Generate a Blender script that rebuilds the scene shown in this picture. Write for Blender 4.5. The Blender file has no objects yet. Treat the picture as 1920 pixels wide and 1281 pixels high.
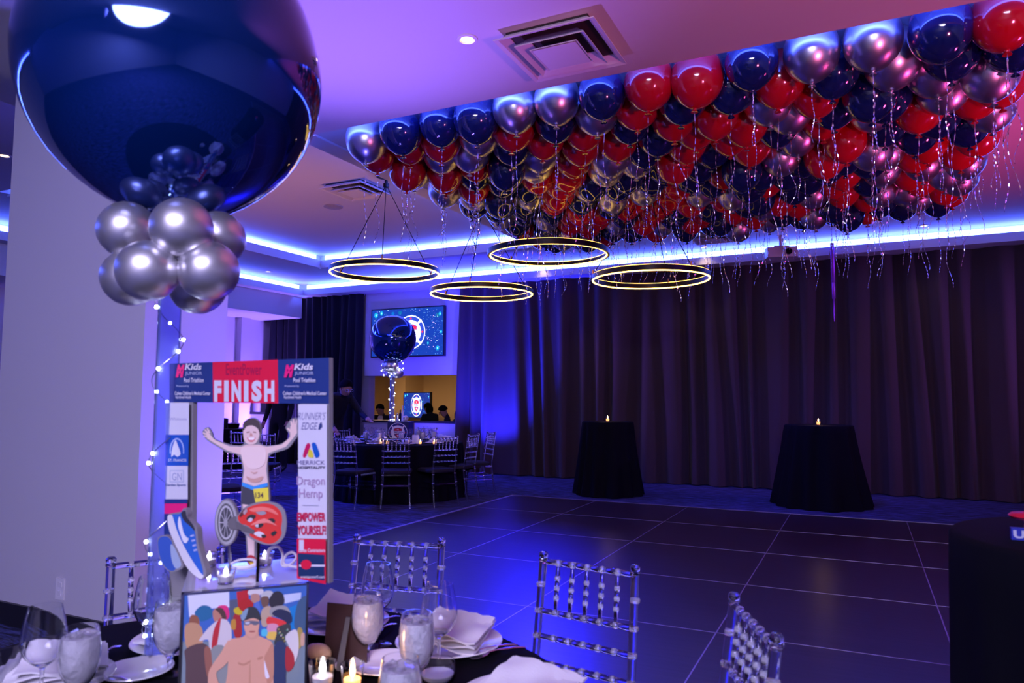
import bpy, bmesh, math, random
from mathutils import Vector, Matrix, noise
random.seed(7)
PI = math.pi
SC = bpy.context.scene
COL = SC.collection

# ------------------------------------------------------------------ camera
CAMP = Vector((4.478, -9.338, 1.393)); YAW, PITCH, ROLL, FPX = -0.450225, 0.077617, 0.0021, 1355.97
_f = Vector((math.sin(YAW)*math.cos(PITCH), math.cos(YAW)*math.cos(PITCH), math.sin(PITCH)))
_r = Vector((math.cos(YAW), -math.sin(YAW), 0)); _u = _r.cross(_f)
cR = math.cos(ROLL)*_r + math.sin(ROLL)*_u; cU = -math.sin(ROLL)*_r + math.cos(ROLL)*_u; cF = _f
cam = bpy.data.cameras.new('camera'); camo = bpy.data.objects.new('camera', cam); COL.objects.link(camo)
cam.sensor_width = 36; cam.lens = FPX/1920*36; cam.clip_start = .05; cam.clip_end = 80
m3 = Matrix((cR, cU, -cF)).transposed(); camo.matrix_world = Matrix.Translation(CAMP) @ m3.to_4x4()
cam.dof.use_dof = True; cam.dof.focus_distance = 8.0; cam.dof.aperture_fstop = 5.6
SC.camera = camo
def ray(x, y): return cR*((x-960)/FPX) + cU*(-(y-640.5)/FPX) + cF
def onz(x, y, z): d = ray(x, y); return CAMP + d*((z-CAMP.z)/d.z)       # where a sight line meets a level
def onp(x, y, P, n): d = ray(x, y); return CAMP + d*((P-CAMP).dot(n)/d.dot(n))
def atd(x, y, D): return CAMP + ray(x, y)*D

# ------------------------------------------------------------------ materials
MATS = {}
def mat(name, col=(.5,.5,.5), rough=.5, metal=0, trans=0, ior=1.45, emit=None, es=0, coat=0, spec=.5, sheen=0, alpha=1, bump=None, noise_col=None):
    if name in MATS: return MATS[name]
    m = bpy.data.materials.new(name); m.use_nodes = True; nt = m.node_tree; b = nt.nodes['Principled BSDF']
    b.inputs['Base Color'].default_value = (*col, 1); b.inputs['Roughness'].default_value = rough
    b.inputs['Metallic'].default_value = metal; b.inputs['Transmission Weight'].default_value = trans
    b.inputs['IOR'].default_value = ior; b.inputs['Coat Weight'].default_value = coat
    b.inputs['Specular IOR Level'].default_value = spec; b.inputs['Sheen Weight'].default_value = sheen
    b.inputs['Alpha'].default_value = alpha; b.inputs['Coat Roughness'].default_value = .05
    if emit: b.inputs['Emission Color'].default_value = (*emit, 1); b.inputs['Emission Strength'].default_value = es
    tc = None
    if bump or noise_col:
        tc = nt.nodes.new('ShaderNodeTexCoord')
    if bump:
        sc, st, det = bump[:3]; mp = nt.nodes.new('ShaderNodeMapping'); mp.inputs['Scale'].default_value = bump[3] if len(bump) > 3 else (1,1,1)
        n = nt.nodes.new('ShaderNodeTexNoise'); n.inputs['Scale'].default_value = sc; n.inputs['Detail'].default_value = det
        bp = nt.nodes.new('ShaderNodeBump'); bp.inputs['Strength'].default_value = st; bp.inputs['Distance'].default_value = .01
        nt.links.new(tc.outputs['Object'], mp.inputs[0]); nt.links.new(mp.outputs[0], n.inputs['Vector'])
        nt.links.new(n.outputs['Fac'], bp.inputs['Height']); nt.links.new(bp.outputs[0], b.inputs['Normal'])
    if noise_col:
        c2, sc, scale = noise_col; mp = nt.nodes.new('ShaderNodeMapping'); mp.inputs['Scale'].default_value = scale
        n = nt.nodes.new('ShaderNodeTexNoise'); n.inputs['Scale'].default_value = sc; n.inputs['Detail'].default_value = 4
        cr = nt.nodes.new('ShaderNodeValToRGB'); cr.color_ramp.elements[0].position = .38; cr.color_ramp.elements[1].position = .62
        cr.color_ramp.elements[0].color = (*col, 1); cr.color_ramp.elements[1].color = (*c2, 1)
        nt.links.new(tc.outputs['Object'], mp.inputs[0]); nt.links.new(mp.outputs[0], n.inputs['Vector'])
        nt.links.new(n.outputs['Fac'], cr.inputs[0]); nt.links.new(cr.outputs[0], b.inputs['Base Color'])
    MATS[name] = m; return m
def attr_mat(name, emission=0, rough=.5):
    m = bpy.data.materials.new(name); m.use_nodes = True; nt = m.node_tree; b = nt.nodes['Principled BSDF']
    a = nt.nodes.new('ShaderNodeAttribute'); a.attribute_name = 'Col'
    nt.links.new(a.outputs['Color'], b.inputs['Base Color']); b.inputs['Roughness'].default_value = rough
    if emission:
        nt.links.new(a.outputs['Color'], b.inputs['Emission Color']); b.inputs['Emission Strength'].default_value = emission
        b.inputs['Base Color'].default_value = (0,0,0,1); nt.links.remove(b.inputs['Base Color'].links[0])
    return m
M_PRINT = attr_mat('printed_ink', 0, .7); M_SCREEN = attr_mat('lit_screen', 1.6)
CEIL = mat('ceiling_paint', (.60,.58,.58), .75, bump=(60,.05,3))
WALL = mat('wall_paint', (.56,.54,.57), .7, bump=(80,.05,3))
WARMWALL = mat('bar_wall_paint', (.62,.46,.28), .7)
BLACKTRIM = mat('black_trim', (.012,.012,.016), .4)
LED_BLUE = mat('cove_led', (0,0,0), .5, emit=(.06,.11,1.0), es=28)
LED_WARM = mat('ring_led', (0,0,0), .5, emit=(1,.56,.09), es=10)
LED_WARM2 = mat('ring_led_dim', (0,0,0), .5, emit=(1,.50,.08), es=5)
LAMP = mat('lamp_lens', (0,0,0), .5, emit=(1,.72,.45), es=8)
FAIRY = mat('fairy_bulb', (0,0,0), .5, emit=(.82,.88,1), es=40)
FLAME = mat('candle_flame', (0,0,0), .5, emit=(1,.62,.25), es=22)
LEDW = mat('tealight_glow', (0,0,0), .5, emit=(.95,.9,1), es=9)
DARKMETAL = mat('dark_metal', (.025,.02,.018), .35, 1)
CHROME = mat('steel', (.65,.65,.7), .18, 1)
ACRYL = mat('clear_acrylic', (.93,.94,1), .03, trans=1, ior=1.38)
FROST = mat('frosted_acrylic', (.95,.95,1), .14, trans=.78, ior=1.45, spec=.8)
GLASS = mat('clear_glass', (.97,.98,1), .0, trans=1, ior=1.45)
TUBE = mat('blue_tinted_tube', (.55,.62,1), .05, trans=.9, ior=1.05)
ICE = mat('ice_water', (.95,.93,1), .15, trans=.15, ior=1.2, bump=(55,1.0,3))
NAVY = mat('navy_latex', (.004,.010,.075), .10, coat=1)
NAVYBIG = mat('navy_chrome_latex', (.001,.045,.30), .05, metal=.75, coat=1)
RED = mat('red_latex', (.40,.003,.010), .14, coat=.8)
SILVER = mat('silver_chrome_latex', (.62,.61,.66), .30, metal=1)
SILVER2 = mat('silver_satin_latex', (.74,.73,.76), .36, metal=.9)
RIBBON = mat('metallic_ribbon', (.75,.72,.85), .22, metal=.9)
BCLOTH = mat('black_tablecloth', (.003,.003,.006), .85, spec=.12, bump=(400,.1,2))
LINEN = mat('white_napkin_linen', (.74,.72,.76), .8, bump=(300,.15,3))
CHINA = mat('white_china', (.76,.74,.76), .15, coat=.6)
CUSH = mat('black_cushion', (.01,.01,.012), .8)
VELVET = mat('brown_velvet', (.060,.036,.040), .85, spec=.2, sheen=.12, bump=(150,.15,2,(1,1,.2)))
VELVET2 = mat('blue_black_velvet', (.012,.012,.022), .85, spec=.2, sheen=.1)
WHITEP = mat('white_plastic', (.72,.70,.72), .35)
GLOSSW = mat('gloss_white_acrylic', (.72,.74,.82), .07, coat=1)
FOAM = mat('grey_foam_core', (.25,.24,.26), .6)
BROWNCARD = mat('dark_brown_card', (.045,.022,.02), .5)
SKIN = mat('skin', (.45,.24,.17), .5); SUIT = mat('black_suit', (.008,.008,.012), .8); SHIRT = mat('white_shirt', (.7,.7,.75), .7)
GREENK = mat('dark_green_top', (.008,.02,.014), .8); HAIR = mat('dark_hair', (.006,.004,.004), .9, spec=.1); SHOE = mat('black_shoe', (.006,.006,.008), .3)
WAX = mat('candle_wax', (.9,.55,.25), .4, emit=(1,.42,.12), es=1.6)

def carpet_mat():
    m = bpy.data.materials.new('patterned_navy_carpet'); m.use_nodes = True; nt = m.node_tree; b = nt.nodes['Principled BSDF']
    tc = nt.nodes.new('ShaderNodeTexCoord'); mp = nt.nodes.new('ShaderNodeMapping'); mp.inputs['Scale'].default_value = (1.6, 13, 1)
    n = nt.nodes.new('ShaderNodeTexNoise'); n.inputs['Scale'].default_value = 2.4; n.inputs['Detail'].default_value = 6; n.inputs['Roughness'].default_value = .7
    cr = nt.nodes.new('ShaderNodeValToRGB'); e = cr.color_ramp.elements; e[0].position = .44; e[1].position = .62
    e[0].color = (.004,.005,.030,1); e[1].color = (.075,.085,.26,1)
    nt.links.new(tc.outputs['Object'], mp.inputs[0]); nt.links.new(mp.outputs[0], n.inputs['Vector']); nt.links.new(n.outputs['Fac'], cr.inputs[0])
    nt.links.new(cr.outputs[0], b.inputs['Base Color']); b.inputs['Roughness'].default_value = .95; return m
CARPET = carpet_mat()
def wood_mat():
    m = bpy.data.materials.new('dark_wood_dance_panel'); m.use_nodes = True; nt = m.node_tree; b = nt.nodes['Principled BSDF']
    tc = nt.nodes.new('ShaderNodeTexCoord'); mp = nt.nodes.new('ShaderNodeMapping'); mp.inputs['Scale'].default_value = (.7, 16, 1)
    n = nt.nodes.new('ShaderNodeTexNoise'); n.inputs['Scale'].default_value = 2.2; n.inputs['Detail'].default_value = 8; n.inputs['Roughness'].default_value = .65
    cr = nt.nodes.new('ShaderNodeValToRGB'); e = cr.color_ramp.elements; e[0].position = .3; e[1].position = .75
    e[0].color = (.022,.014,.022,1); e[1].color = (.056,.036,.050,1)
    nt.links.new(tc.outputs['Object'], mp.inputs[0]); nt.links.new(mp.outputs[0], n.inputs['Vector']); nt.links.new(n.outputs['Fac'], cr.inputs[0])
    nt.links.new(cr.outputs[0], b.inputs['Base Color']); b.inputs['Roughness'].default_value = .3; b.inputs['Specular IOR Level'].default_value = .5; return m
WOOD = wood_mat(); SEAM = mat('aluminium_seam', (.42,.38,.50), .35, .6)

# ------------------------------------------------------------------ mesh helpers
class MB:
    def __init__(s): s.v = []; s.f = []; s.c = []; s.col = (1,1,1)
    def add(s, vs, fs):
        o = len(s.v); s.v += [tuple(v) for v in vs]
        for f in fs: s.f.append(tuple(i+o for i in f)); s.c.append(s.col)
        return s
    def box(s, c, d, rz=0, tilt=0):
        cx, cy, cz = c; hx, hy, hz = d[0]/2, d[1]/2, d[2]/2
        R = Matrix.Rotation(rz, 3, 'Z') @ Matrix.Rotation(tilt, 3, 'X')
        vs = [Vector(c) + R @ Vector((x*hx, y*hy, z*hz)) for z in (-1,1) for y in (-1,1) for x in (-1,1)]
        return s.add(vs, [(0,2,3,1),(4,5,7,6),(0,1,5,4),(2,6,7,3),(0,4,6,2),(1,3,7,5)])
    def bx(s, x0, x1, y0, y1, z0, z1): return s.box(((x0+x1)/2,(y0+y1)/2,(z0+z1)/2), (abs(x1-x0),abs(y1-y0),abs(z1-z0)))
    def sweep(s, pts, rad, n=10, cap=True, closed=False, flat=1):
        P = [Vector(p) for p in pts]; k = len(P)
        if not hasattr(rad, '__len__'): rad = [rad]*k
        vs = []; prev = None
        for i, p in enumerate(P):
            if closed: t = P[(i+1) % k] - P[i-1]
            else: t = P[min(i+1, k-1)] - P[max(i-1, 0)]
            t.normalize()
            if prev is None:
                a = Vector((0,0,1)) if abs(t.z) < .9 else Vector((1,0,0)); u = t.cross(a).normalized()
            else:
                u = (prev - t*prev.dot(t)); u = u.normalized() if u.length > 1e-6 else prev
            prev = u; w = t.cross(u)
            for j in range(n):
                an = 2*PI*j/n; vs.append(p + (u*math.cos(an) + w*math.sin(an)*flat)*rad[i])
        fs = [(i*n+j, i*n+(j+1) % n, ((i+1) % k)*n+(j+1) % n, ((i+1) % k)*n+j) for i in range(k if closed else k-1) for j in range(n)]
        if cap and not closed: fs += [tuple(range(n-1, -1, -1)), tuple((k-1)*n+j for j in range(n))]
        return s.add(vs, fs)
    def lathe(s, prof, c=(0,0,0), n=24, wave=None, axis=None):
        vs = []; fs = []; k = len(prof)
        for i, (r, z) in enumerate(prof):
            for j in range(n):
                a = 2*PI*j/n; rr = r + (wave(a, i, r, z) if wave else 0); v = Vector((rr*math.cos(a), rr*math.sin(a), z))
                if axis: v = axis @ v
                vs.append(v + Vector(c))
        for i in range(k-1):
            for j in range(n): fs.append((i*n+j, i*n+(j+1) % n, (i+1)*n+(j+1) % n, (i+1)*n+j))
        if prof[0][0] > 1e-5: fs.append(tuple(range(n-1, -1, -1)))
        if prof[-1][0] > 1e-5 : fs.append(tuple((k-1)*n+j for j in range(n)))
        return s.add(vs, fs)
    def ball(s, c, r, n=14, sq=(1,1,1)):
        k = n//2; vs = []; fs = []
        for i in range(k+1):
            t = PI*i/k
            for j in range(n):
                a = 2*PI*j/n; vs.append((c[0]+r*sq[0]*math.sin(t)*math.cos(a), c[1]+r*sq[1]*math.sin(t)*math.sin(a), c[2]+r*sq[2]*math.cos(t)))
        for i in range(k):
            for j in range(n): fs.append((i*n+j, (i+1)*n+j, (i+1)*n+(j+1) % n, i*n+(j+1) % n))
        return s.add(vs, fs)
    def build(s, name, m, parent=None, smooth=True, color=False, merge=True):
        me = bpy.data.meshes.new(name); me.from_pydata(s.v, [], s.f)
        if color:
            ca = me.color_attributes.new('Col', 'FLOAT_COLOR', 'CORNER'); i = 0
            for p, c in zip(me.polygons, s.c):
                for li in p.loop_indices: ca.data[li].color = (*c, 1)
        if merge:
            bm = bmesh.new(); bm.from_mesh(me)
            if not color: bmesh.ops.remove_doubles(bm, verts=bm.verts, dist=1e-6)
            bmesh.ops.recalc_face_normals(bm, faces=bm.faces) if not color else None
            bm.to_mesh(me); bm.free()
        me.materials.append(m)
        if smooth:
            me.polygons.foreach_set('use_smooth', [True]*len(me.polygons))
            try: me.set_sharp_from_angle(angle=math.radians(40))
            except Exception: pass
        o = bpy.data.objects.new(name, me); COL.objects.link(o)
        if parent: o.parent = parent
        return o
def tag(o, label=None, cat=None, group=None, kind=None):
    if label: o['label'] = label
    if cat: o['category'] = cat
    if group: o['group'] = group
    if kind: o['kind'] = kind
    return o
def thing(name, label, cat, loc=(0,0,0), rz=0, group=None):
    o = bpy.data.objects.new(name, None); COL.objects.link(o); o.location = loc; o.rotation_euler = (0,0,rz); o.empty_display_size = .05
    return tag(o, label, cat, group)
def copytree(o, parent=None):
    c = o.copy(); COL.objects.link(c)
    if parent: c.parent = parent
    for ch in list(o.children): copytree(ch, c)
    return c
def struct(name, mb, m, smooth=False): return tag(mb.build(name, m, smooth=smooth), kind='structure')
def crom(P, n=6, closed=True):
    out = []; k = len(P)
    for i in range(k if closed else k-1):
        g = (lambda j: P[j % k]) if closed else (lambda j: P[max(0, min(k-1, j))])
        p0, p1, p2, p3 = g(i-1), g(i), g(i+1), g(i+2)
        for q in range(n):
            t = q/n
            out.append(tuple(.5*((2*b)+(c-a)*t+(2*a-5*b+4*c-d)*t*t+(3*b-a-3*c+d)*t**3) for a, b, c, d in zip(p0, p1, p2, p3)))
    if not closed: out.append(tuple(P[-1]))
    return out
def text_polys(s, bold=0.0, shear=0.0):
    cu = bpy.data.curves.new('t', 'FONT'); cu.body = s; cu.offset = bold; cu.shear = shear; cu.resolution_u = 3
    o = bpy.data.objects.new('t', cu); COL.objects.link(o); bpy.context.view_layer.update()
    me = bpy.data.meshes.new_from_object(o.evaluated_get(bpy.context.evaluated_depsgraph_get()))
    vs = [(v.co.x, v.co.y) for v in me.vertices]; fs = [tuple(p.vertices) for p in me.polygons]
    bpy.data.objects.remove(o); bpy.data.curves.remove(cu); bpy.data.meshes.remove(me)
    xs = [v[0] for v in vs]; ys = [v[1] for v in vs]; w = max(xs)-min(xs); h = max(ys)-min(ys)
    return [((x-min(xs))/w, (y-min(ys))/h) for x, y in vs], fs
class Decal:
    """flat printed layers; fn maps (u, v, height) to a 3-D point"""
    def __init__(s, fn, step=.0004): s.fn = fn; s.k = 0; s.mb = MB(); s.step = step
    def poly(s, col, pts, smooth=0):
        if smooth: pts = crom(pts, smooth)
        s.k += 1; s.mb.col = col; s.mb.add([s.fn(x, y, s.k*s.step) for x, y in pts], [tuple(range(len(pts)))]); return s
    def rect(s, col, x0, y0, x1, y1): return s.poly(col, [(x0,y0),(x1,y0),(x1,y1),(x0,y1)])
    def disc(s, col, cx, cy, rx, ry, n=28): return s.poly(col, [(cx+rx*math.cos(2*PI*i/n), cy+ry*math.sin(2*PI*i/n)) for i in range(n)])
    def text(s, col, txt, x0, y0, x1, y1, bold=.0, shear=0):
        # (x0,y0) lower left, (x1,y1) upper right of the lettering
        vs, fs = text_polys(txt, bold, shear); s.k += 1; s.mb.col = col
        s.mb.add([s.fn(x0+(x1-x0)*a, y0+(y1-y0)*b, s.k*s.step) for a, b in vs], fs); return s
    def build(s, name, parent, m=None): return s.mb.build(name, m or M_PRINT, parent, smooth=False, color=True, merge=False)
def light(name, typ, loc, energy, col, size=.1, target=None, spot=60, blend=.6, size_y=None):
    l = bpy.data.lights.new(name, typ); l.energy = energy; l.color = col
    if typ == 'AREA': l.size = size; l.shape = 'RECTANGLE' if size_y else 'SQUARE'; l.size_y = size_y or size
    elif typ == 'SPOT': l.spot_size = math.radians(spot); l.spot_blend = blend; l.shadow_soft_size = size
    else: l.shadow_soft_size = size
    o = bpy.data.objects.new(name, l); COL.objects.link(o); o.location = loc
    if target: o.rotation_euler = (Vector(target)-Vector(loc)).to_track_quat('-Z', 'Y').to_euler()
    return o
# ------------------------------------------------------------------ room shell
TV_Y = 2.55
struct('floor', MB().bx(-9, 11, -14, 3.4, -.1, 0), CARPET)
A_ = MB().bx(-1.0, 9.9, -14, -5.13, 3.5, 3.9)
ceilA = struct('ceiling', A_, CEIL)
# raised ceiling with the recess over the hanging rings
c = MB(); zc = 3.76; x0, x1, y0, y1 = -4.32, -.085, -4.4, .86
c.bx(-9, x0-.13, -14, 3.2, zc, 4.2).bx(x1+.13, 10, -14, 3.2, zc, 4.2).bx(x0-.13, x1+.13, -14, y0-.13, zc, 4.2).bx(x0-.13, x1+.13, y1+.13, 3.2, zc, 4.2)
c.bx(x0-.3, x1+.3, y0-.3, y1+.3, 3.99, 4.3)
struct('ceiling', c, CEIL)
def cove(n, pts, zb, zt, inward, close=False):
    """lip along pts with a glowing channel behind; inward = unit vectors to the open side"""
    lip = MB(); led = MB()
    for (p, q), nv in zip(zip(pts[:-1], pts[1:]), inward):
        p = Vector((*p, 0)); q = Vector((*q, 0)); nv = Vector((*nv, 0)); d = (q-p).normalized()
        def slab(mb, o0, o1, za, zb_, e0=0, e1=0):
            a = p+nv*o0-d*e0; b = q+nv*o0+d*e1; c_ = q+nv*o1+d*e1; e = p+nv*o1-d*e0
            mb.add([(v.x, v.y, z) for z in (za, zb_) for v in (a, b, c_, e)], [(0,1,2,3),(7,6,5,4),(0,4,5,1),(1,5,6,2),(2,6,7,3),(3,7,4,0)])
        slab(lip, -.02, 0, zb, zt); slab(lip, -.2, 0, zb-.02, zb)
        slab(led, -.125, -.11, zt-.03, zt+.10)
    l = struct('trim_%d' % n, lip, CEIL); e = led.build('cove_light', LED_BLUE, smooth=False)
    return l, e
l1, e1 = cove(2, [(x0,y0),(x0,y1),(x1,y1),(x1,y0)], zc, zc+.12, [(1,0),(0,-1),(-1,0)])
tag(e1, 'blue-white cove light strip framing the small recess over the left hanging rings', 'light strip')
l2, e2 = cove(3, [(-5.9,-13),(-5.9,2.17),(9.9,2.17)], 3.52, 3.62, [(1,0),(0,-1)])
tag(e2, 'long blue-white cove light strip running above the wall curtains', 'light strip')
l3, e3 = cove(4, [(9.9,-4.93),(-1.0,-4.93)], 3.52, 3.60, [(0,1)])
tag(e3, 'blue cove light strip on the lowered ceiling edge behind the front balloons', 'light strip')
struct('trim_5', MB().bx(-9, -6.1, -14, 3.2, 3.5, 3.76).bx(-6.1, 10, 2.37, 3.2, 3.5, 3.76), CEIL)
struct('trim_6', MB().bx(-9, -6.15, -4, 2.42, 3.06, 3.5), CEIL)      # low bulkhead at the left
w = MB().bx(-2.34, 10, 2.75, 2.95, 0, 3.6).bx(-4.62, -2.34, 2.6, 2.8, 1.83, 3.6).bx(-9, -4.62, 2.75, 2.95, 0, 3.6)
struct('wall_back', w, WALL)
struct('wall_left', MB().bx(-7.5, -7.3, -14, 2.75, 0, 3.6).bx(-7.3,-7.12,-.55,.35,0,3.06).bx(-7.3,-7.16,1.75,2.0,0,3.06), WALL)
struct('wall_right', MB().bx(9.9, 10.1, -14, 2.75, 0, 3.9), WALL)
struct('wall_near', MB().bx(-9, 10, -14.1, -13.9, 0, 3.9), WALL)
struct('baseboard_back', MB().bx(-2.34, 9.9, 2.71, 2.75, 0, .14).bx(-7.3, -4.62, 2.71, 2.75, 0, .14), BLACKTRIM)
# pillar
struct('wall_pillar', MB().bx(-.53, .826, -6.57, -5.98, 0, 3.5), WALL)
struct('baseboard_pillar', MB().bx(-.55, .846, -6.59, -5.96, 0, .13), BLACKTRIM)
# half wall below the opening and the bar room behind it
hw = thing('half_wall', 'low pale half wall with dark cap right of the far logo box', 'half wall', (-2.87, 2.66, 0))
MB().bx(-.53, .53, -.06, .06, 0, .90).build('wall_panel', WALL, hw, smooth=False)
MB().bx(-.53, .53, -.10, .10, .90, .94).build('cap', BLACKTRIM, hw, smooth=False)
hw = thing('half_wall', 'low pale half wall left of the far logo box', 'half wall', (-4.29, 2.66, 0))
MB().bx(-.33, .33, -.06, .06, 0, .90).build('wall_panel', WALL, hw, smooth=False)
MB().bx(-.33, .33, -.10, .10, .90, .94).build('cap', BLACKTRIM, hw, smooth=False)
struct('floor', MB().bx(-9.5, -1, 3.0, 10, -.5, -.45), mat('bar_carpet', (.05,.04,.04), .9))
struct('wall_bar', MB().bx(-12, -1, 9.6, 9.7, -.45, 2.6).bx(-9.45,-9.35,2.95,9.6,-.45,2.6).bx(-2.3,-2.2,2.95,6,-.45,2.6).bx(-8.2,-7.7,8.6,9.6,-.45,2.6), WARMWALL)
struct('ceiling', MB().bx(-12, -1, 2.95, 9.7, 2.3, 2.45), CEIL)
struct('trim_9', MB().bx(-8, -3.2, 6.2, 6.6, 2.02, 2.3), CEIL)

# dance floor
df = thing('dance_floor', 'dark wood panel dance floor with thin silver seams', 'dance floor')
MB().bx(0, 8.54, -6.1, 0, .002, .018).build('panels', WOOD, df, smooth=False)
sm = MB()
for i in range(1, 7): sm.bx(i*1.22-.004, i*1.22+.004, -6.1, 0, .016, .0195)
for j in range(1, 5): sm.bx(0, 8.54, -j*1.22-.004, -j*1.22+.004, .016, .0195)
sm.build('seam', SEAM, df, smooth=False)
MB().bx(-.03, 8.57, 0, .03, 0, .02).bx(-.045, 0, -6.13, .03, 0, .02).bx(-.03, 8.57, -6.13, -6.1, 0, .02).build('edge_trim', SEAM, df, smooth=False)

# curtains
def curtain(name, label, xa, xb, y, z0, z1, m, period=.19, amp=.07, seed=1, flare=.0, group=None):
    rnd = random.Random(seed); n = int((xb-xa)/.014); nz = 16; vs = []; fs = []
    ph = [0]; a = []; 
    for i in range(n): 
        x = xa+(xb-xa)*i/n; ph.append(ph[-1]+.014*2*PI/period*(1+1.15*noise.noise(Vector((x*1.7, seed, 0)))))
    for k in range(nz+1):
        t = k/nz; z = z1+(z0-z1)*t
        for i in range(n+1):
            x = xa+(xb-xa)*i/n
            lean = .10*t*math.sin(x*2.1+seed)+.05*t*math.sin(x*5.3)
            aa = amp*(.45+.55*t)*(1+.5*noise.noise(Vector((x*2.3, 5+seed, t*.6))))
            d = aa*math.sin(ph[i]+.9*noise.noise(Vector((x*1.1, 9, t*1.2)))*t) + .035*math.sin(ph[i]*.37+2*t) + .02*t*math.sin(ph[i]*2.1+1)
            vs.append((x+lean, y-d-flare*t*.15, z))
    for k in range(nz):
        for i in range(n): q = k*(n+1)+i; fs.append((q, q+1, q+n+2, q+n+1))
    o = MB().add(vs, fs).build(name, m); return tag(o, label, 'curtain', group)
curtain('curtain', 'long brown velvet curtain covering the wall behind the dance floor', -2.34, 9.8, 2.50, .012, 3.5, VELVET, .36, .095, 3)
curtain('curtain', 'dark blue velvet curtain left of the wall screen', -7.05, -4.62, 2.48, .012, 3.5, VELVET2, .2, .07, 8)

# ceiling fittings
def diffuser(loc, s, label, rz=0):
    t = thing('ceiling_vent', label, 'vent', loc, rz, None)
    def frame(mb, a, b, za, zb, th=.006):
        vs = []; 
        for r, z in ((a, za), (b, zb), (b, zb+th), (a, za+th)): vs += [(-r,-r,z),(r,-r,z),(r,r,z),(-r,r,z)]
        fs = []
        for q in range(4):
            for i in range(4): fs.append((q*4+i, q*4+(i+1) % 4, ((q+1) % 4)*4+(i+1) % 4, ((q+1) % 4)*4+i))
        mb.add(vs, fs)
    h = s/2; f = MB(); frame(f, h, h*.92, -.012, -.004); frame(f, h*.92, h*.80, -.006, .035); f.build('frame', CEIL, t, smooth=False)
    f = MB(); frame(f, h*.70, h*.50, -.028, .03); f.build('louver', CEIL, t, smooth=False)
    f = MB(); frame(f, h*.48, h*.3, -.034, .0); f.bx(-h*.44,h*.44,-h*.44,h*.44,-.034,-.03); f.build('louver', CEIL, t, smooth=False)
    MB().bx(-h*.82, h*.82, -h*.82, h*.82, .04, .05).build('duct', mat('dark_duct', (.03,.02,.02), .7), t, smooth=False)
    return t
# openings are shallow boxes fixed under the ceiling
diffuser((2.935, -5.47, 3.45), .61, 'square white ceiling vent on the lowered ceiling, the nearest vent')
_p = onz(668,359,3.94); diffuser((_p.x, _p.y, 3.94), .64, 'square ceiling vent beside the left hanging ring canopy')
diffuser((2.6, 1.3, 3.71), .6, 'square ceiling vent half hidden behind the far edge of the balloons')
def downlight(x, y, z, label, e=6, tilt=None):
    t = thing('downlight', label, 'downlight', (x, y, z), 0)
    MB().lathe([(.062,0),(.062,-.006),(.045,-.010),(.042,-.002),(.04,0)], n=28).build('trim_ring', WHITEP, t)
    MB().lathe([(.036,-.001),(.036,-.004),(0,-.005)], n=20).build('lens', LAMP, t)
    light('downlight_lamp', 'SPOT', (x, y, z-.02), e, (1,.72,.45), .03, (x, y, 0), 95, .7).parent = None
    return t
P = onz(876,73,3.5); downlight(P.x, P.y, 3.5, 'round recessed downlight beside the nearest ceiling vent', 10)
for q, l in (((503,509),'small warm downlight left of the far left hanging ring'), ((710,519),'small warm downlight seen through the leftmost hanging ring'),
             ((1015,490),'small warm downlight seen through the highest hanging ring'), ((1320,463),'small warm downlight between balloons and cove, right of the second vent'),
             ((1732,423),'small warm downlight near the right end of the balloons'), ((8,291),'small warm downlight at left picture edge beside the pillar, upper one')):
    P = onz(*q, 3.76); downlight(P.x, P.y, 3.76, l, 6)
P = onz(9,481,3.5); downlight(P.x, P.y, 3.5, 'small warm downlight at left picture edge below the cove strip', 4)
P = onz(625,387,3.99); sp = thing('ceiling_speaker', 'round flush ceiling speaker below the left vent', 'speaker', (P.x,P.y,3.99))
MB().lathe([(.13,0),(.13,-.012),(.12,-.016),(0,-.018)], n=36).build('grille', mat('speaker_grille', (.33,.3,.3), .7), sp)

# hanging rings
def ring_light(label, C, ztop, D=1.2, style=0, ang=0):
    t = thing('ring_chandelier', label, 'chandelier', (C[0], C[1], C[2]), ang, 'ring lights under the ceiling' )
    R = D/2; n = 96; h = .05
    b = MB(); pr = [(R-.012,-h/2),(R+.012,-h/2),(R+.012,h/2),(R-.012,h/2),(R-.012,-h/2)]
    vs = [(r*math.cos(2*PI*j/n), r*math.sin(2*PI*j/n), z) for r, z in pr[:4] for j in range(n)]
    b.add(vs, [(q*n+j, q*n+(j+1) % n, ((q+1) % 4)*n+(j+1) % n, ((q+1) % 4)*n+j) for q in range(4) for j in range(n)]).build('hoop', DARKMETAL, t)
    def loop(r, z, rad, m, nm):
        MB().sweep([(r*math.cos(2*PI*j/n), r*math.sin(2*PI*j/n), z) for j in range(n)], rad, 8, closed=True).build(nm, m, t)
    if style == 0:
        loop(R, -h/2-.003, .0085, LED_WARM, 'lower_light_tube'); loop(R, h/2+.002, .006, LED_WARM2, 'upper_light_tube')
    else:
        loop(R-.016, -h/2+.006, .0085, LED_WARM, 'lower_light_tube'); loop(R-.004, h/2+.002, .006, LED_WARM2, 'upper_light_tube')
    H = ztop-C[2]
    MB().lathe([(.0,H),(.115,H),(.115,H-.03),(.02,H-.034),(.018,H-.1),(.035,H-.11),(.035,H-.15),(0,H-.16)], n=24).build('canopy', DARKMETAL, t)
    for k in range(3):
        a = 2*PI*k/3+.6; MB().sweep([(.02*math.cos(a), .02*math.sin(a), H-.15), (R*math.cos(a), R*math.sin(a), h/2)], .0045, 6).build('cable', DARKMETAL, t)
        MB().lathe([(.009,0),(.009,.05),(0,.055)], (R*math.cos(a), R*math.sin(a), h/2-.005), 10).build('cable_grip', mat('copper', (.5,.2,.08), .3, 1), t)
    return t
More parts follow.
